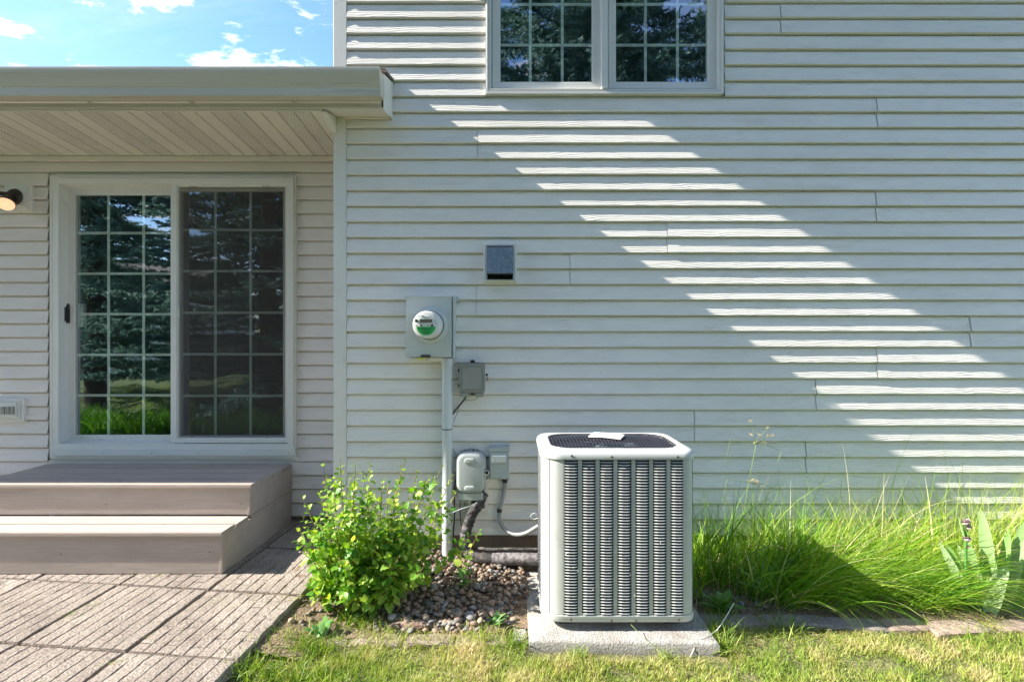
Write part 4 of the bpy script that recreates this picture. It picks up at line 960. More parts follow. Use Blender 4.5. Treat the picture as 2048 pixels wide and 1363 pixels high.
for a_ in np.arange(-1.02, .13, .027):
    for b_ in np.arange(2.53, 3.32, .027):
        x, y = a_+rnd.uniform(-.013, .013), b_+rnd.uniform(-.013, .013)
        front = 2.57+.05*math.sin(x*5)-.02*x+ (.25 if x < -.62 else 0)*min(1, (-.62-x)*4)
        if y < front: continue
        if x > .02 and y < 2.78: continue
        if x > .07: continue
        if x < -.6 and rnd.random() < .55: continue
        for layer in range(2):
            if layer and rnd.random() < .5: continue
            cand.append((x+layer*.012, y+layer*.009, layer, rnd.uniform(.010, .0205)*(1.25 if rnd.random() < .15 else 1)))
for k in range(90):       # scattered strays
    cand.append((rnd.uniform(-1.12, -.5), rnd.uniform(2.5, 2.8), 0, rnd.uniform(.006, .018)))
for k in range(60): cand.append((rnd.uniform(.98, 1.35), rnd.uniform(2.68, 2.85), 0, rnd.uniform(.007, .018)))
cand.sort(key=lambda c_: (c_[0]**2+c_[1]**2)/c_[3]**2)
restV, restF, off = [], [], 0; tmpl = []
for me in pm: tmpl.append((np.array([v_.co[:] for v_ in me.vertices]), np.array([p.vertices[:] for p in me.polygons])))
byM = {}
for k, (x, y, layer, s_) in enumerate(cand):
    q = rnd.randrange(9); z_ = float(gz(x, y))+s_*.35+layer*.02+.006
    mw = Matrix.Translation((x, y, z_))@Euler((rnd.uniform(-.5, .5), rnd.uniform(-.5, .5), rnd.uniform(0, 6.28))).to_matrix().to_4x4()@Matrix.Scale(s_, 4)
    if k < 300: link('pebble', pm[q], pb, mw)
    else:
        A = np.array(mw); V, F = tmpl[q]; mk = pm[q].materials[0].name; L_ = byM.setdefault(mk, [[], [], 0])
        L_[0].append(V@A[:3, :3].T+A[:3, 3]); L_[1].append(F+L_[2]); L_[2] += len(V)
V = []; F = []; mi = []; off = 0
mm = [m_.name for m_ in M['pebble']]
for mk, L_ in byM.items():
    v_ = np.concatenate(L_[0]); f_ = np.concatenate(L_[1]); V.append(v_); F.append(f_+off); off += len(v_); mi += [mm.index(mk)]*len(f_)
me = raw_mesh('pebble_mass', np.concatenate(V), np.concatenate(F), M['pebble'][0], smooth=True)
for m_ in M['pebble'][1:]: me.materials.append(m_)
me.polygons.foreach_set('material_index', mi)
# per-stone value for the joined mass is left to the noise of its material
o = link('pebble_mass', me, pb); o['kind'] = 'stuff'

# ------------------------------------------------------------------ blades
def blades(base, yaw, length, width, lean, bend, seg=4, twist=None, tint=None, face=None):
    n = len(base); L = length[:, None]; t = np.linspace(0, 1, seg+1)[None, :]
    phi = lean[:, None]+bend[:, None]*t
    ds = L/seg; dh = np.sin(phi)*ds; dv = np.cos(phi)*ds
    h = np.concatenate([np.zeros((n, 1)), np.cumsum((dh[:, :-1]+dh[:, 1:])/2, 1)], 1); v = np.concatenate([np.zeros((n, 1)), np.cumsum((dv[:, :-1]+dv[:, 1:])/2, 1)], 1)
    cx, sx = np.cos(yaw)[:, None], np.sin(yaw)[:, None]
    px = base[:, 0:1]+h*cx; py = base[:, 1:2]+h*sx; pz_ = base[:, 2:3]+v
    fa = (yaw+np.pi/2 if face is None else face)[:, None]
    w = width[:, None]*(1-t**1.6)*(.55+.45*np.minimum(1, t*5))/2+.00015
    wx, wy = np.cos(fa)*w, np.sin(fa)*w
    A = np.stack([px-wx, py-wy, pz_], -1); B = np.stack([px+wx, py+wy, pz_], -1)
    V = np.stack([A, B], 2).reshape(-1, 3)
    k = (seg+1)*2; b0 = np.arange(n)[:, None]*k; s = np.arange(seg)[None, :]*2; i0 = b0+s
    F = np.stack([i0, i0+1, i0+3, i0+2], -1).reshape(-1, 4)
    T = None if tint is None else np.repeat(tint, k)
    return V, F, T
def U(a, b, n): return rs.uniform(a, b, n)
# lawn: near field dense, behind the camera sparse (seen mirrored in the glass)
def vnoise(x, y, s, o=0):
    return np.array([mnoise.noise((a*s+o, b*s, o*1.7)) for a, b in zip(x, y)])
def lawn(n, x0, x1, y0, y1, h0, h1, w, seg, name, tintb, dens=None):
    x = U(x0, x1, n); y = U(y0, y1, n)
    lim = lawn_edge(x)+rs.uniform(-.05, .03, n)
    keep = (y < lim)
    pxl = 1024+x/y*1024
    inpatio = (x < -1.02-.02+.16*np.clip(2.62-y, -1, 1.6)-.55*0) if y0 > 1 else np.zeros(n, bool)
    keep &= ~inpatio if y0 > 1 else True
    keep &= ~((x > .06) & (x < .985) & (y > 2.335))
    x, y = x[keep], y[keep]; n = len(x)
    nz = vnoise(x, y, 2.2, 3); n2 = vnoise(x, y, 9, 8)
    k2 = rs.rand(n) < np.clip(.85+n2*1.2, .25, 1); x, y, nz, n2 = x[k2], y[k2], nz[k2], n2[k2]; n = len(x)
    tint = np.clip(tintb+nz*.5+n2*.55+rs.normal(0, .17, n), 0, 1)
    L = U(h0, h1, n)*(1+.5*n2)
    base = np.stack([x, y, gz(x, y)-.012], 1)
    V, F, T = blades(base, U(0, 6.28, n), L, U(w*.7, w*1.3, n), U(.05, .55, n), U(.1, 1.3, n), seg, tint=tint, face=U(0, 6.28, n))
    return tag(link(name, raw_mesh(name, V, F, M['grass'], T)), kind='stuff')
tag(lawn(170000, -1.75, 3.9, 1.55, 2.72, .018, .046, .003, 3, 'lawn_grass', .54), 'short sunlit lawn grass with straw coloured patches')
tag(lawn(60000, -14, 8, -10, 1.5, .04, .09, .011, 2, 'lawn_grass', .12), 'mown lawn reaching back behind the viewpoint')
# dry thatch on the ground along the bed edge
n = 9000; x = U(-1.15, 3.6, n); y = lawn_edge(x)+rs.normal(0.0, .07, n)-.02; k_ = ~((x > .07) & (x < .98) & (y > 2.33)); x, y = x[k_], y[k_]; n = len(x)
V, F, T = blades(np.stack([x, y, gz(x, y)+.002], 1), U(0, 6.28, n), U(.02, .06, n), U(.0015, .003, n), U(1.1, 1.5, n), U(-.3, .4, n), 2, tint=U(.6, 1, n), face=U(0, 6.28, n))
tag(tag(link('dry_thatch', raw_mesh('dry_thatch', V, F, M['grass'], T)), kind='stuff'), 'dry straw scattered along the edge of the beds')
# tufts of greener weedy grass along the pad, the shrub foot and the edging
V_, F_, T_, off = [], [], [], 0
for (cx, cy, r_, n, h_, tb) in ((-.80, 2.60, .09, 200, .10, .25), (-.62, 2.52, .12, 200, .07, .45), (.02, 2.44, .06, 130, .07, .3), (-.15, 2.50, .1, 180, .06, .5), (1.02, 2.50, .07, 170, .12, .25), (1.08, 2.66, .06, 120, .13, .15),
                                (1.0, 2.40, .05, 110, .10, .35), (-.95, 2.38, .14, 340, .09, .25), (-1.06, 2.2, .12, 320, .08, .3), (-.88, 2.15, .14, 340, .08, .3), (.30, 2.35, .04, 60, .06, .4), (.72, 2.34, .06, 60, .06, .5), (-.4, 2.46, .1, 150, .06, .5), (1.35, 2.56, .12, 160, .08, .2), (2.2, 2.46, .15, 160, .08, .3)):
    x = cx+rs.normal(0, r_*.6, n); y = cy+rs.normal(0, r_*.4, n)
    V, F, T = blades(np.stack([x, y, gz(x, y)-.005], 1), U(0, 6.28, n), U(h_*.5, h_*1.25, n), U(.0025, .005, n), U(.1, .7, n), U(.2, 1.3, n), 4, tint=np.clip(rs.normal(tb, .2, n), 0, 1), face=U(0, 6.28, n))
    V_.append(V); F_.append(F+off); T_.append(T); off += len(V)
tag(tag(link('weedy_grass', raw_mesh('weedy_grass', np.concatenate(V_), np.concatenate(F_), M['grass'], np.concatenate(T_))), kind='stuff'), 'longer weedy grass tufts by the pad and patio edge')

V_, F_, T_, off = [], [], [], 0
for (px, py, r_, n) in ((135, 1222, .05, 34), (178, 1205, .03, 18), (215, 1315, .03, 10), (60, 1350, .02, 8), (330, 1141, .1, 26), (300, 1262, .05, 8), (580, 1192, .05, 22), (470, 1190, .12, 10)):
    Y0 = 1024*(CH-.11)/(py-681.5); x = X(px, Y0)+rs.normal(0, r_, n); y = Y0+rs.normal(0, r_*.4, n); y = np.minimum(y, 2.93)
    V, F, T = blades(np.stack([x, y, zp(y)+.002], 1), U(-.4, .9, n), U(.02, .05, n), U(.0015, .003, n), U(1.2, 1.5, n), U(-.1, .2, n), 2, tint=U(.1, .9, n), face=U(0, 6.28, n))
    V_.append(V); F_.append(F+off); T_.append(T); off += len(V)
tag(tag(link('grass_clippings', raw_mesh('grass_clippings', np.concatenate(V_), np.concatenate(F_), M['grass'], np.concatenate(T_))), kind='stuff'), 'scattered grass clippings on the patio slabs')
# tall grass bed
V_, F_, T_, off = [], [], [], 0
def tallgrass(n, x0, x1, y0, y1, l0, l1, w0, w1, yaw, yaws, lean0, lean1, b0, b1, tb, ts=.2, seg=7, xf=None):
    global off
    x = U(x0, x1, n); y = U(y0, y1, n)
    cl = vnoise(x, y*2.2, 5.5, 1.3)                       # clumps with gaps between them
    k_ = (rs.rand(n) < np.clip(.75+cl*2.4, .08, 1)) & ~((x > 2.3) & (x < 3.15) & (y < 2.86) & (rs.rand(n) < .9))
    x, y, cl = x[k_], y[k_], cl[k_]; n = len(x); tb = tb+.3*cl
    base = np.stack([x, y, gz(x, y)-.01], 1)
    V, F, T = blades(base, rs.normal(yaw, yaws, n), U(l0, l1, n)*rs.choice([.55, .85, 1.1, 1.3], n), U(w0, w1, n)*rs.choice([.7, 1, 1.5], n), U(lean0, lean1, n)+np.abs(rs.normal(0, .15, n)), U(b0, b1, n)+rs.normal(0, .35, n), seg, tint=np.clip(rs.normal(tb, ts*1.15, n), 0, 1), face=U(0, 6.28, n))
    V[:, 1] = np.minimum(V[:, 1], YR-.018)
    V_.append(V); F_.append(F+off); T_.append(T); off += len(V)
# dense low understory
tallgrass(2600, 1.0, 4.3, 2.80, 3.3, .12, .3, .003, .006, 0, 2.5, .0, .5, .2, 1.0, .5, .3)
tallgrass(900, 1.0, 4.2, 2.68, 2.8, .08, .2, .003, .006, 0, 3, .1, .8, .3, 1.2, .35, .3)
tallgrass(1250, .99, 1.75, 2.74, 3.25, .3, .52, .004, .0085, .1, 2.0, .0, .3, .2, 1.4, .28)           # left clump
tallgrass(1900, 1.45, 2.35, 2.88, 3.25, .32, .5, .0035, .007, .0, 1.2, .05, .5, .5, 1.5, .55, .28)
tallgrass(1900, 1.4, 2.3, 2.70, 3.0, .36, .56, .0035, .0062, -.5, .35, .25, .55, 1.0, 1.6, .4)         # sweeping right over the edging
tallgrass(1100, 2.1, 3.4, 2.69, 2.95, .3, .5, .0035, .006, -.5, .6, .3, .7, .8, 1.5, .55)
tallgrass(2300, 2.1, 4.3, 2.9, 3.28, .34, .6, .0035, .0068, .2, 1.8, .0, .35, .2, 1.4, .62, .25)
tallgrass(330, 1.1, 4.2, 3.0, 3.25, .55, .78, .003, .005, .2, 2, .0, .25, .3, 1.6, .7)
tallgrass(1500, 1.0, 4.2, 2.72, 3.2, .2, .5, .002, .005, 0, 3, .3, 1.2, .2, .9, .93, .08)
tallgrass(500, 2.3, 4.3, 2.95, 3.25, .5, .72, .004, .007, 0, 2, 0, .3, .3, 1.3, .66, .2)                # straw blades
tag(tag(link('tall_grass', raw_mesh('tall_grass', np.concatenate(V_), np.concatenate(F_), M['tall'], np.concatenate(T_))), kind='stuff'), 'tall arching ornamental grass along the foot of the wall')

# ------------------------------------------------------------------ leafy weeds, iris, sedge, dandelion
def strap_leaf(root, base, yaw, L, w, lean, bend, tint, name='leaf', seg=9, face=None, fold=.25):
    """broad pointed leaf, folded along its midrib"""
    t = np.linspace(0, 1, seg+1); phi = lean+bend*t; ds = L/seg
    h = np.concatenate([[0], np.cumsum((np.sin(phi[:-1])+np.sin(phi[1:]))/2*ds)]); v_ = np.concatenate([[0], np.cumsum((np.cos(phi[:-1])+np.cos(phi[1:]))/2*ds)])
    wd = w/2*np.clip(np.minimum(.55+t*1.6, 1)*np.sqrt(np.clip(1-t**2.6, 0, 1)), 0, 1); f = yaw+math.pi/2 if face is None else face
    V = []; 
    for k in range(seg+1):
        px_, py_, pz2 = base[0]+h[k]*math.cos(yaw), base[1]+h[k]*math.sin(yaw), base[2]+v_[k]
        nx_, ny_ = -math.sin(f)*fold*wd[k], math.cos(f)*fold*wd[k]
        V += [(px_-math.cos(f)*wd[k], py_-math.sin(f)*wd[k], pz2), (px_+nx_, py_+ny_, pz2), (px_+math.cos(f)*wd[k], py_+math.sin(f)*wd[k], pz2)]
    F = []
    for k in range(seg):
        i = k*3; F += [(i, i+1, i+4, i+3), (i+1, i+2, i+5, i+4)]
    return link(name, raw_mesh(name, V, F, M['iris'], np.full(len(V), tint), smooth=True), root)
def iris(px, py, label, fl, seedv):
    rr = random.Random(seedv); Y0 = 2.70; b0 = Vector((X(px, Y0), Y0, .03))
    r0 = empty('iris_plant', b0, label, 'iris')
    for (dx, dy, yaw, L, w, lean, bend, ti, fa) in fl:
        strap_leaf(r0, b0+Vector((dx, dy-.02, -.01)), yaw, L*1.3, w*1.6, lean, bend, ti, face=fa-.85 if fa > 0 else fa)
    return r0, b0
i1, ib = iris(1958, 1176, 'iris with faded pinkish flowers and broad grey green leaves in front of the tall grass', [
    (-.01, 0, 2.7, .30, .032, .5, -.1, .95, .1), (.02, -.02, .4, .23, .052, .15, .9, .9, .15), (.01, .01, .8, .24, .03, .2, .3, .3, .3), (.03, .02, .5, .26, .028, .3, .3, .35, .2), (-.04, .0, 3.0, .24, .034, .9, .5, .2, .5), (-.02, .04, 2.9, .14, .04, .8, .4, .7, .2)], 1)
sp2 = spline([ib+Vector((-.01, -.01, 0)), ib+Vector((-.05, -.012, .09)), ib+Vector((-.075, -.01, .2)), ib+Vector((-.078, -.01, .34)), ib+Vector((-.075, -.01, .46))], 5)
m = MB(); m.tube(sp2, [.008]*8+[.0065]*(len(sp2)-8), 8); m.build('flower_stalk', M['iris'], i1, smooth=60)
def petals(c, n, r_, par, seed, mt):
    rr = random.Random(seed); m = MB()
    for k in range(n):
        a_ = rr.uniform(0, 6.28); e = rr.uniform(-.6, .9); d = Vector((math.cos(a_)*math.cos(e), math.sin(a_)*math.cos(e), math.sin(e))); s_ = d.cross(Vector((0, 0, 1))).normalized()*r_*.45
        p0 = c; p1 = c+d*r_*.5+s_; p2 = c+d*r_; p3 = c+d*r_*.5-s_+Vector((0, 0, r_*.25)); m.add([p0, p1, p2, p3], [(0, 1, 2), (0, 2, 3)])
    return m.build('flower', mt, par, smooth=True)
petals(ib+Vector((-.078, -.012, .385)), 26, .024, i1, 1, M['petal']); petals(ib+Vector((-.082, -.012, .47)), 26, .026, i1, 2, M['petal']); petals(ib+Vector((-.068, -.012, .445)), 12, .02, i1, 3, M['petal'])
petals(ib+Vector((-.074, -.012, .34)), 8, .016, i1, 4, M['bark'])
strap_leaf(i1, ib+Vector((-.074, -.012, .36)), 2.8, .14, .03, .4, -.3, .7, name='bract'); strap_leaf(i1, ib+Vector((-.072, -.012, .37)), 3.1, .09, .024, .1, .3, .5, name='bract')
fan = []
for k, (dx, yaw, L, w, lean, ti) in enumerate(((-.12, 2.6, .30, .04, .08, .7), (-.06, 1.6, .40, .045, .03, .75), (-.02, .3, .33, .034, .12, .45), (.02, .2, .38, .046, .2, .7), (.05, .1, .34, .04, .34, .35), (.08, 0, .42, .05, .4, .75), (.12, -.1, .34, .046, .6, .6), (.15, -.3, .36, .05, .85, .7), (.1, -.7, .34, .052, 1.1, .6), (.16, -.9, .3, .05, 1.25, .45), (.0, .1, .3, .045, .25, .8), (-.08, 2.2, .26, .04, .3, .85), (.07, .2, .44, .045, .22, .55), (.18, .1, .4, .05, .5, .8), (.13, .1, .38, .045, .3, .3), (-.16, 2.9, .28, .036, .25, .6), (-.1, 2.8, .24, .03, .4, .25))):
    fan.append((dx, .04-.01*k % 3*.01, yaw, L, w, lean, .15, ti, -.55-.15*(k % 3)))
iris(2012, 1176, 'fan of broad pale green iris leaves at the right edge of the picture', fan, 2)
fan2 = [(rnd.uniform(-.12, .12), rnd.uniform(-.03, .05), rnd.uniform(-.5, 3.4), rnd.uniform(.25, .4), .042, rnd.uniform(.05, .8), .15, rnd.uniform(.3, .8), .2) for k in range(10)]
# flowering sedge
def sedge(base, top, label, branches, seed):
    rr = random.Random(seed); r0 = empty('flowering_sedge', base, label, 'sedge')
    sp3 = spline([base, base+(top-base)*.5+Vector((-.012, 0, 0)), top], 6); m = MB(); m.tube(sp3, [.0028]*5+[.002]*(len(sp3)-5), 5); m.build('stalk', M['stemg'], r0, smooth=True)
    m = MB(); heads = MB()
    for (dx, dy, dz) in branches:
        e = top+Vector((dx, dy, dz)); m.tube([top, top+(e-top)*.5+Vector((0, 0, .004)), e], .0011, 4)
        for k in range(14):
            d = Vector((rr.uniform(-1, 1), rr.uniform(-1, 1), rr.uniform(-.6, 1))).normalized(); heads.tube([e, e+d*rr.uniform(.008, .017)], [.0016, .0004], 3)
    m.build('flower_branch', M['stemg'], r0); heads.build('flower_head', M['brownp'], r0)
    m = MB()
    for pts in ([(0, 0, 0), (-.05, 0, .012), (-.16, -.01, .028), (-.168, -.01, -.0), (-.2, -.02, -.13)], [(0, 0, 0), (.07, 0, -.008), (.15, 0, -.04), (.145, .0, -.07), (.13, 0, -.11)]):
        m.tube([top+Vector(p) for p in pts], [.0015, .0017, .0015, .0014, .0006], 4)
    m.build('bract_leaf', M['stemg'], r0)
b_ = P(1478, 1010, 3.12); t_ = P(1512, 888, 3.1)
sedge(Vector((b_.x-.03, 3.08, .05)), t_, 'tall flowering sedge with pale starry heads against the siding', [(-.03, 0, .06), (-.03, 0, .14), (.07, 0, .1), (.075, 0, .05), (.02, 0, .055), (.1, 0, .055), (.05, 0, .012), (-.0, .01, .01)], 3)
b2 = P(1510, 1010, 3.1); sedge(Vector((b2.x, 3.05, .05)), P(1506, 966, 3.1)+Vector((0, 0, 0)), 'shorter brown headed sedge standing in the tall grass below the taller one', [(-.02, 0, .01), (.02, 0, .0), (0, 0, .02), (.035, 0, -.02), (.03, .01, .01)], 4)
# dandelion
dl = P(1478, 1180, 2.86); d0 = Vector((dl.x, 2.86, .04)); dn = empty('dandelion', d0, 'dandelion with one long bent stalk in the shaded grass beside the air conditioner', 'dandelion')
m = MB(); s3 = spline([d0, P(1480, 1140, 2.8), P(1505, 1105, 2.78), P(1535, 1093, 2.76), P(1563, 1095, 2.75)], 6); m.tube(s3, .0026, 5); m.build('stalk', M['stemg'], dn, smooth=True); q = s3[-1]
m = MB(); m.lathe(q, (1, 0, .1), [(.0001, -.006), (.007, -.002), (.008, .004), (.0001, .009)], 8); m.build('seed_head', M['brownp'], dn)
for k in range(5): strap_leaf(dn, P(1545, 1190, 2.8)+Vector((0, 0, 0)), 1.2+k*.5, .16+.02*k, .035, .15+.2*k, .5, .1, face=.2)
# broadleaf weeds
def weed(px, py, Y0, label, n, L, seed, cat='weed', tall=.1):
    rr = random.Random(seed); b0 = Vector((X(px, Y0), Y0, float(gz(X(px, Y0), Y0)))); r0 = empty('leafy_weed', b0, label, cat)
    for k in range(n):
        strap_leaf(r0, b0+Vector((rr.uniform(-.02, .02), rr.uniform(-.02, .02), rr.uniform(0, tall))), rr.uniform(0, 6.28), L*rr.uniform(.6, 1.1), L*.34, rr.uniform(.3, 1.1), rr.uniform(.2, .8), rr.uniform(0, .35), seg=5)
weed(930, 1195, 2.88, 'small leafy weed growing out of the pebbles left of the pad', 13, .07, 1)
weed(985, 1262, 2.56, 'low broad leaved weed at the lawn edge near the narrow paver', 8, .08, 2, tall=.02)
weed(1445, 1235, 2.68, 'bright green weed at the right corner of the pad', 12, .12, 3, tall=.03)
weed(640, 1275, 2.48, 'grassy weed at the foot of the shrub beside the patio', 9, .10, 4, tall=.02)
# twig and thin weed leaning over the pad
m = MB(); m.tube(spline([P(1262, 1248, 2.45), P(1285, 1272, 2.40), P(1310, 1292, 2.36), P(1335, 1312, 2.33)], 6), .0016, 4)
o = tag(m.build('fallen_twig', M['stemg'], None, smooth=True), 'thin green twig lying across the front of the concrete pad', 'twig')
m = MB(); m.tube(spline([P(1380, 1312, 2.36), P(1400, 1278, 2.4), P(1430, 1262, 2.45), P(1447, 1240, 2.5), P(1468, 1205, 2.55)], 5), .0022, 4); tag(m.build('dry_stalk', M['paper'], None), 'pale dry grass stalk arching beside the right corner of the pad', 'stalk')
# bark chunk
bc = P(815, 1262, 2.56); m = MB(); rr = random.Random(2); pts = [bc+Vector((-.11+.045*k, .01*math.sin(k), .008+.012*k*.5)) for k in range(6)]
m.tube([(p.x, p.y, max(p.z, .02)) for p in pts], [.01, .02, .024, .019, .022, .008], 9); tag(m.build('bark_chunk', M['bark'], None, smooth=45), 'weathered reddish chunk of bark at the front of the shrub bed', 'wood')
m = MB(); m.tube(spline([P(790, 1130, 2.8), P(787, 1180, 2.75), P(788, 1240, 2.65)], 4), .003, 5)

# ------------------------------------------------------------------ shrub
sbx = Vector((X(742, 2.72), 2.72, .05))
sh = empty('leafy_shrub', sbx, 'bright green leafy shrub with upright stems between the patio and the conduit', 'shrub')
def leaf_tpl():
    # lobed leaf in xy plane, base at origin, tip at +x, length 1
    o = [(0, 0), (.12, .2), (.22, .42), (.4, .36), (.52, .46), (.62, .28), (.8, .22), (1, 0)]
    V = [(0, 0, 0), (.35, 0, -.03), (.7, 0, -.04), (1, 0, -.10)]; F = []
    for s_ in (1, -1):
        b = len(V); V += [(x, y*s_, .09*(y/.4)-.06*x) for x, y in o[1:-1]]
        fs = [(0, 1, b, b), (0, b+0, b+1, b+1)]
        tri = [(0, 1, b+0), (b+0, 1, b+1), (b+1, 1, b+2), (b+2, 1, 2), (b+2, 2, b+3), (b+3, 2, b+4), (b+4, 2, b+5), (b+5, 2, 3)]
        F += [t if s_ > 0 else t[::-1] for t in tri]
    return np.array(V, float), np.array(F)
LV, LF = leaf_tpl()
leaves = []
def orient(d, up_):
    x = d.normalized(); y = up_.cross(x)
    if y.length < .05: y = Vector((1, 0, 0)).cross(x)
    y.normalize(); z = x.cross(y); return Matrix((x, y, z)).transposed()
rr = random.Random(21)
def put_leaves(pts, step, s0, s1, dens=2):
    # walk along
    acc = 0; L_ = sum((b-a).length for a, b in zip(pts, pts[1:])); d_ = 0; k = 0; ang = rr.uniform(0, 6.28)
    for a, b in zip(pts, pts[1:]):
        seg_ = (b-a).length
        if seg_ < 1e-5: continue
        t = (b-a)/seg_
        while acc < seg_:
            f = (d_+acc)/L_; p = a+t*acc; ang += 2.4; size = (s0+(s1-s0)*f)*rr.choice([.5, .75, .95, 1.15, 1.4])
            s_ = t.cross(Vector((math.cos(ang), math.sin(ang), .3))).normalized()
            d = (s_+t*(.35+.5*f)+Vector((0, 0, rr.uniform(-.35, .25)))+Vector((0, -.15, 0))).normalized()
            up_ = (Vector((0, 0, 1))+Vector((rr.uniform(-.6, .6), rr.uniform(-.9, .3), 0))).normalized()
            leaves.append((p+d*size*.12, orient(d, up_), size)); acc += step*rr.uniform(.7, 1.3)
        acc -= seg_; d_ += seg_
tips = [(603, 990), (622, 1065), (640, 1035), (648, 925), (668, 945), (680, 918), (712, 920), (740, 928), (765, 955), (776, 960), (806, 925), (812, 918), (838, 935), (860, 950), (885, 925), (905, 950), (912, 985), (700, 975), (725, 985), (790, 975), (655, 985), (835, 985), (880, 1010), (750, 1010), (690, 1015), (820, 1020), (905, 1040), (625, 1130), (660, 1080), (950, 1060), (770, 1050), (850, 1060), (720, 1060), (605, 1030), (615, 1100), (635, 1170), (650, 1140), (690, 1120), (740, 1110), (800, 1110), (850, 1130), (880, 1090), (640, 985), (700, 950), (725, 940), (850, 980), (760, 1000), (680, 1180), (720, 1170), (830, 1090), (600, 1060), (780, 1170), (735, 1030), (795, 1030)]
for k, (tx, ty) in enumerate(tips):
    Yt = 2.80+rr.uniform(-.26, .24)
    if tx > 895: Yt = rr.uniform(2.8, 2.95)
    tip = P(tx, ty, Yt); b = sbx+Vector((rr.uniform(-.16, .10)+(tx-745)*.0003, rr.uniform(-.06, .06), -.03))
    mid = b+(tip-b)*.5+Vector(((tip.x-b.x)*.1, 0, -.01*0)); mid.z += abs(tip.x-b.x)*-.06
    pts = spline([b, mid, tip], 8); n_ = len(pts); r0 = .0055 if k < 17 else .004
    m = MB(); m.tube(pts, [r0*(1-.75*i/n_) for i in range(n_)], 6); br = m.build('stem', M['stem'], sh, smooth=60)
    put_leaves(pts[4:], .017, .045, .02)
    tw = MB()
    for i in range(4, n_-2, 1):
        if rr.random() < .82-.5*i/n_:
            a_ = rr.uniform(0, 6.28); p = pts[i]; L2 = rr.uniform(.06, .19)*(1.2-i/n_)
            d = (Vector((math.cos(a_), math.sin(a_), rr.uniform(.3, 1.0)))).normalized(); e = p+d*L2
            q_ = [p, p+d*L2*.5+Vector((0, 0, -.004)), e+Vector((0, 0, .01))]; tw.tube(q_, [.0018, .0014, .0008], 4); put_leaves(q_, .0135, .043, .022)
    if tw.v: tag(tw.build('side_twigs', M['stem'], br), kind='stuff')
# low shoot by the pebbles
for (bx, by, tx, ty, Y0) in ((905, 1180, 960, 1060, 2.95), (915, 1170, 945, 1100, 2.9)):
    a, b = P(bx, by, Y0), P(tx, ty, Y0+.05); m = MB(); pts = spline([a, (a+b)/2+Vector((-.01, 0, 0)), b], 5); m.tube(pts, .002, 5); m.build('stem', M['stem'], sh); put_leaves(pts[4:], .02, .04, .026)
leaves = [l for l in leaves if rr.random() < .95 and l[0].z > .05 and l[0].y < YR-.05]
leaves.sort(key=lambda l: l[0].length/l[2])
lmes = []
for q in range(6):
    V = LV.copy(); V[:, 2] += .12*np.sin(V[:, 0]*3+q)*np.abs(V[:, 1]); V[:, 2] -= (.05+.04*q)*V[:, 0]**2
    lmes.append((V, raw_mesh('leaf', V, LF, M['leaf'], np.full(len(V), q/6), smooth=True)))
V_, F_, T_, off = [], [], [], 0
for k, (p, Rm, s_) in enumerate(leaves):
    q = rr.randrange(6)
    if k < 300: link('leaf', lmes[q][1], sh, Matrix.Translation(p)@Rm.to_4x4()@Matrix.Scale(s_, 4))
    else:
        A = np.array(Rm)*s_; V_.append(lmes[q][0]@A.T+np.array(p)); F_.append(LF+off); off += len(LV); T_.append(np.full(len(LV), rr.random()*.999))
o = link('foliage', raw_mesh('foliage', np.concatenate(V_), np.concatenate(F_), M['leaf'], np.concatenate(T_), smooth=True), sh); o['kind'] = 'stuff'
print('leaves', len(leaves), 'pebbles', len(cand))

# ------------------------------------------------------------------ garden behind the viewpoint (mirrored in the glass)
def spruce_mesh(H, Rb, seed, z0=.75, dens=17):
    r_ = np.random.RandomState(seed); nb = int(H*dens); P0, D, Ln = [], [], []
    for k in range(nb):
        h = z0+(H-z0)*(k/nb)**.9; L = Rb*(1-(h-z0)/(H-z0))**.8*r_.uniform(.75, 1.08)+.12; az = r_.uniform(0, 6.283)
        npt = max(5, int(L/.085))
        for i in range(npt):
            t = (i+r_.rand()*.6)/npt*.98+.04; rad = L*t; z = h-.22*L*t+.13*L*t*t
            c_ = np.array([rad*math.cos(az), rad*math.sin(az), z])
            for s_ in (-1, 1, 0):
                a2 = az+s_*r_.uniform(.7, 1.2); el = r_.uniform(-.35, .25); P0.append(c_); D.append([math.cos(a2)*math.cos(el), math.sin(a2)*math.cos(el), math.sin(el)]); Ln.append(r_.uniform(.16, .34)*(1.1-.4*t))
    P0, D, Ln = np.array(P0), np.array(D), np.array(Ln); n = len(P0)
    # every twig: needle tufts
    K = 22; t = r_.rand(n, K); base = P0[:, None]+D[:, None]*Ln[:, None, None]*t[..., None]
    rv = r_.normal(size=(n, K, 3)); rv -= (rv*D[:, None]).sum(-1, keepdims=True)*D[:, None]; rv /= np.linalg.norm(rv, axis=-1, keepdims=True)
    nd = rv*.75+D[:, None]*.75; nd /= np.linalg.norm(nd, axis=-1, keepdims=True); side = np.cross(nd, r_.normal(size=(n, K, 3))); side /= np.linalg.norm(side, axis=-1, keepdims=True)
    nl = .06; nw = .012
    A = base-side*nw; B = base+side*nw; C = base+nd*nl
    V = np.stack([A, B, C], 2).reshape(-1, 3); F = np.arange(len(V)).reshape(-1, 3); T = np.repeat(np.clip(r_.normal(.5, .2, (n, K))+(t-.5)*.5, 0, 1).reshape(-1), 3)
    return raw_mesh('crown', V, F, M['needle'], T)
crown_a = spruce_mesh(11, 3.0, 1, .75, 22); crown_b = spruce_mesh(12, 3.3, 5, 2.9, 34)
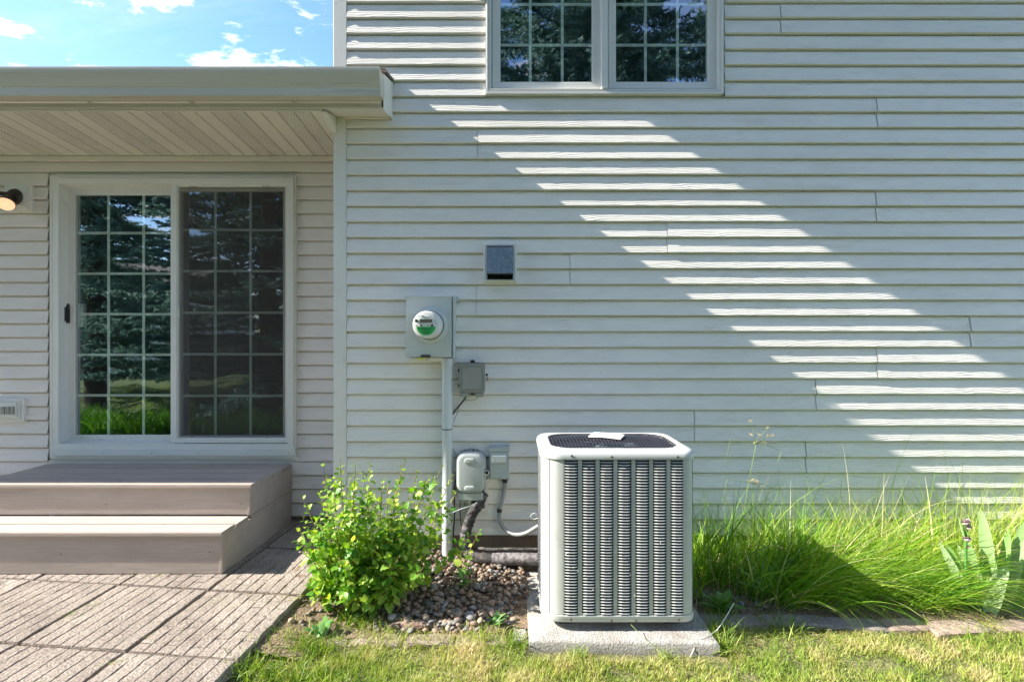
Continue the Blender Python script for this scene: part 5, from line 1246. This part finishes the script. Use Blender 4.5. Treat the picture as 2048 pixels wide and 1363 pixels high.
def spruce(x, y, s_, rot_, label, me=crown_a):
    r0 = empty('spruce_tree', (x, y, 0), label, 'tree', 'spruce trees behind the viewpoint')
    m = MB(); m.lathe((0, 0, -.1), (0, 0, 1), [(.24, 0), (.17, .5), (.13, 4), (.05, 9), (.01, 11)], 12); tm = m.mesh('trunk', M['trunk'], smooth=True)
    for me_, nm in ((tm, 'trunk'), (me, 'crown')):
        o = bpy.data.objects.new(nm, me_); COL.objects.link(o); o.parent = r0
    r0.scale = (s_, s_, s_); r0.rotation_euler = (0, 0, rot_)
spruce(-4.4, -1.6, 1.0, 0, 'blue green spruce standing behind the viewpoint, mirrored in the patio door')
spruce(1.4, -2.6, 1.0, 2.1, 'tall spruce behind the viewpoint whose boughs are mirrored in the upper window', crown_b)
spruce(-9.2, -3.6, 1.15, 4.0, 'spruce further along the garden, mirrored in the left door leaf')
spruce(-7.2, -9.5, 1.2, 1.0, 'spruce at the far end of the garden in front of the wooden fence')
spruce(-1.6, -7.5, 1.35, 3.3, 'large spruce in the middle distance behind the viewpoint, above the lawn')
spruce(-12.5, -7.8, 1.3, .4, 'large spruce at the left of the garden, seen between nearer trees in the door glass')
spruce(5.2, -4.4, 1.1, 5.0, 'spruce at the right of the garden behind the viewpoint')
# planted bed with strap leaves seen low in the door glass
n = 5200; x = U(-7.6, -2.9, n); y = U(-.55, .15, n); base = np.stack([x, y, gz(x, y)], 1)
V, F, T = blades(base, U(0, 6.28, n), U(.25, .6, n), U(.012, .022, n), U(0, .4, n), U(.2, 1.4, n), 5, tint=U(0, 1, n), face=U(0, 6.28, n))
tag(tag(link('bed_plants', raw_mesh('bed_plants', V, F, M['hedge'], T)), kind='stuff'), 'bed of strap leaved plants behind the viewpoint')
fn = empty('wooden_fence', (-4, -13, 0), 'weathered wooden board fence at the end of the garden', 'fence')
fm = MB(); fm.box(0, .14, -.01, .01, 0, 1.75); fme = fm.mesh('fence_board', M['cork'])
for k in range(120): link('fence_board', fme, fn, Matrix.Translation((-14+k*.155, -13+rnd.uniform(-.01, .01), rnd.uniform(-.02, .02))))
m = MB(); m.box(-14, 4.6, -13.08, -13.03, .3, .4); m.box(-14, 4.6, -13.08, -13.03, 1.3, 1.4); m.build('fence_rail', M['cork'], fn)
nh = empty('neighbour_house', (-19, -16, 0), 'pale neighbouring house with a grey roof beyond the garden', 'house')
m = MB(); m.box(-24, -15, -22, -15, 0, 3.2); m.build('wall', M['nwall'], nh); m = MB(); m.extx([(-22.4, 3.1), (-18.5, 5.2), (-14.6, 3.1), (-14.6, 3.25), (-18.5, 5.4), (-22.4, 3.25)], -24.4, -14.6); m.build('roof', M['shingle'], nh)
for xx in (-22, -19.4, -17): m = MB(); m.box(xx, xx+1, -14.99, -14.95, 1, 2.2); w_ = m.build('window', M['coil'], nh); m = MB(); frame_z = [m.box(xx-.06, xx, -15, -14.93, .94, 2.26), m.box(xx+1, xx+1.06, -15, -14.93, .94, 2.26), m.box(xx, xx+1, -15, -14.93, 2.2, 2.26), m.box(xx, xx+1, -15, -14.93, .94, 1)]; m.build('window_frame', M['win'], w_)
print('objects', len(bpy.data.objects), 'tris', sum(len(me.polygons) for me in bpy.data.meshes))
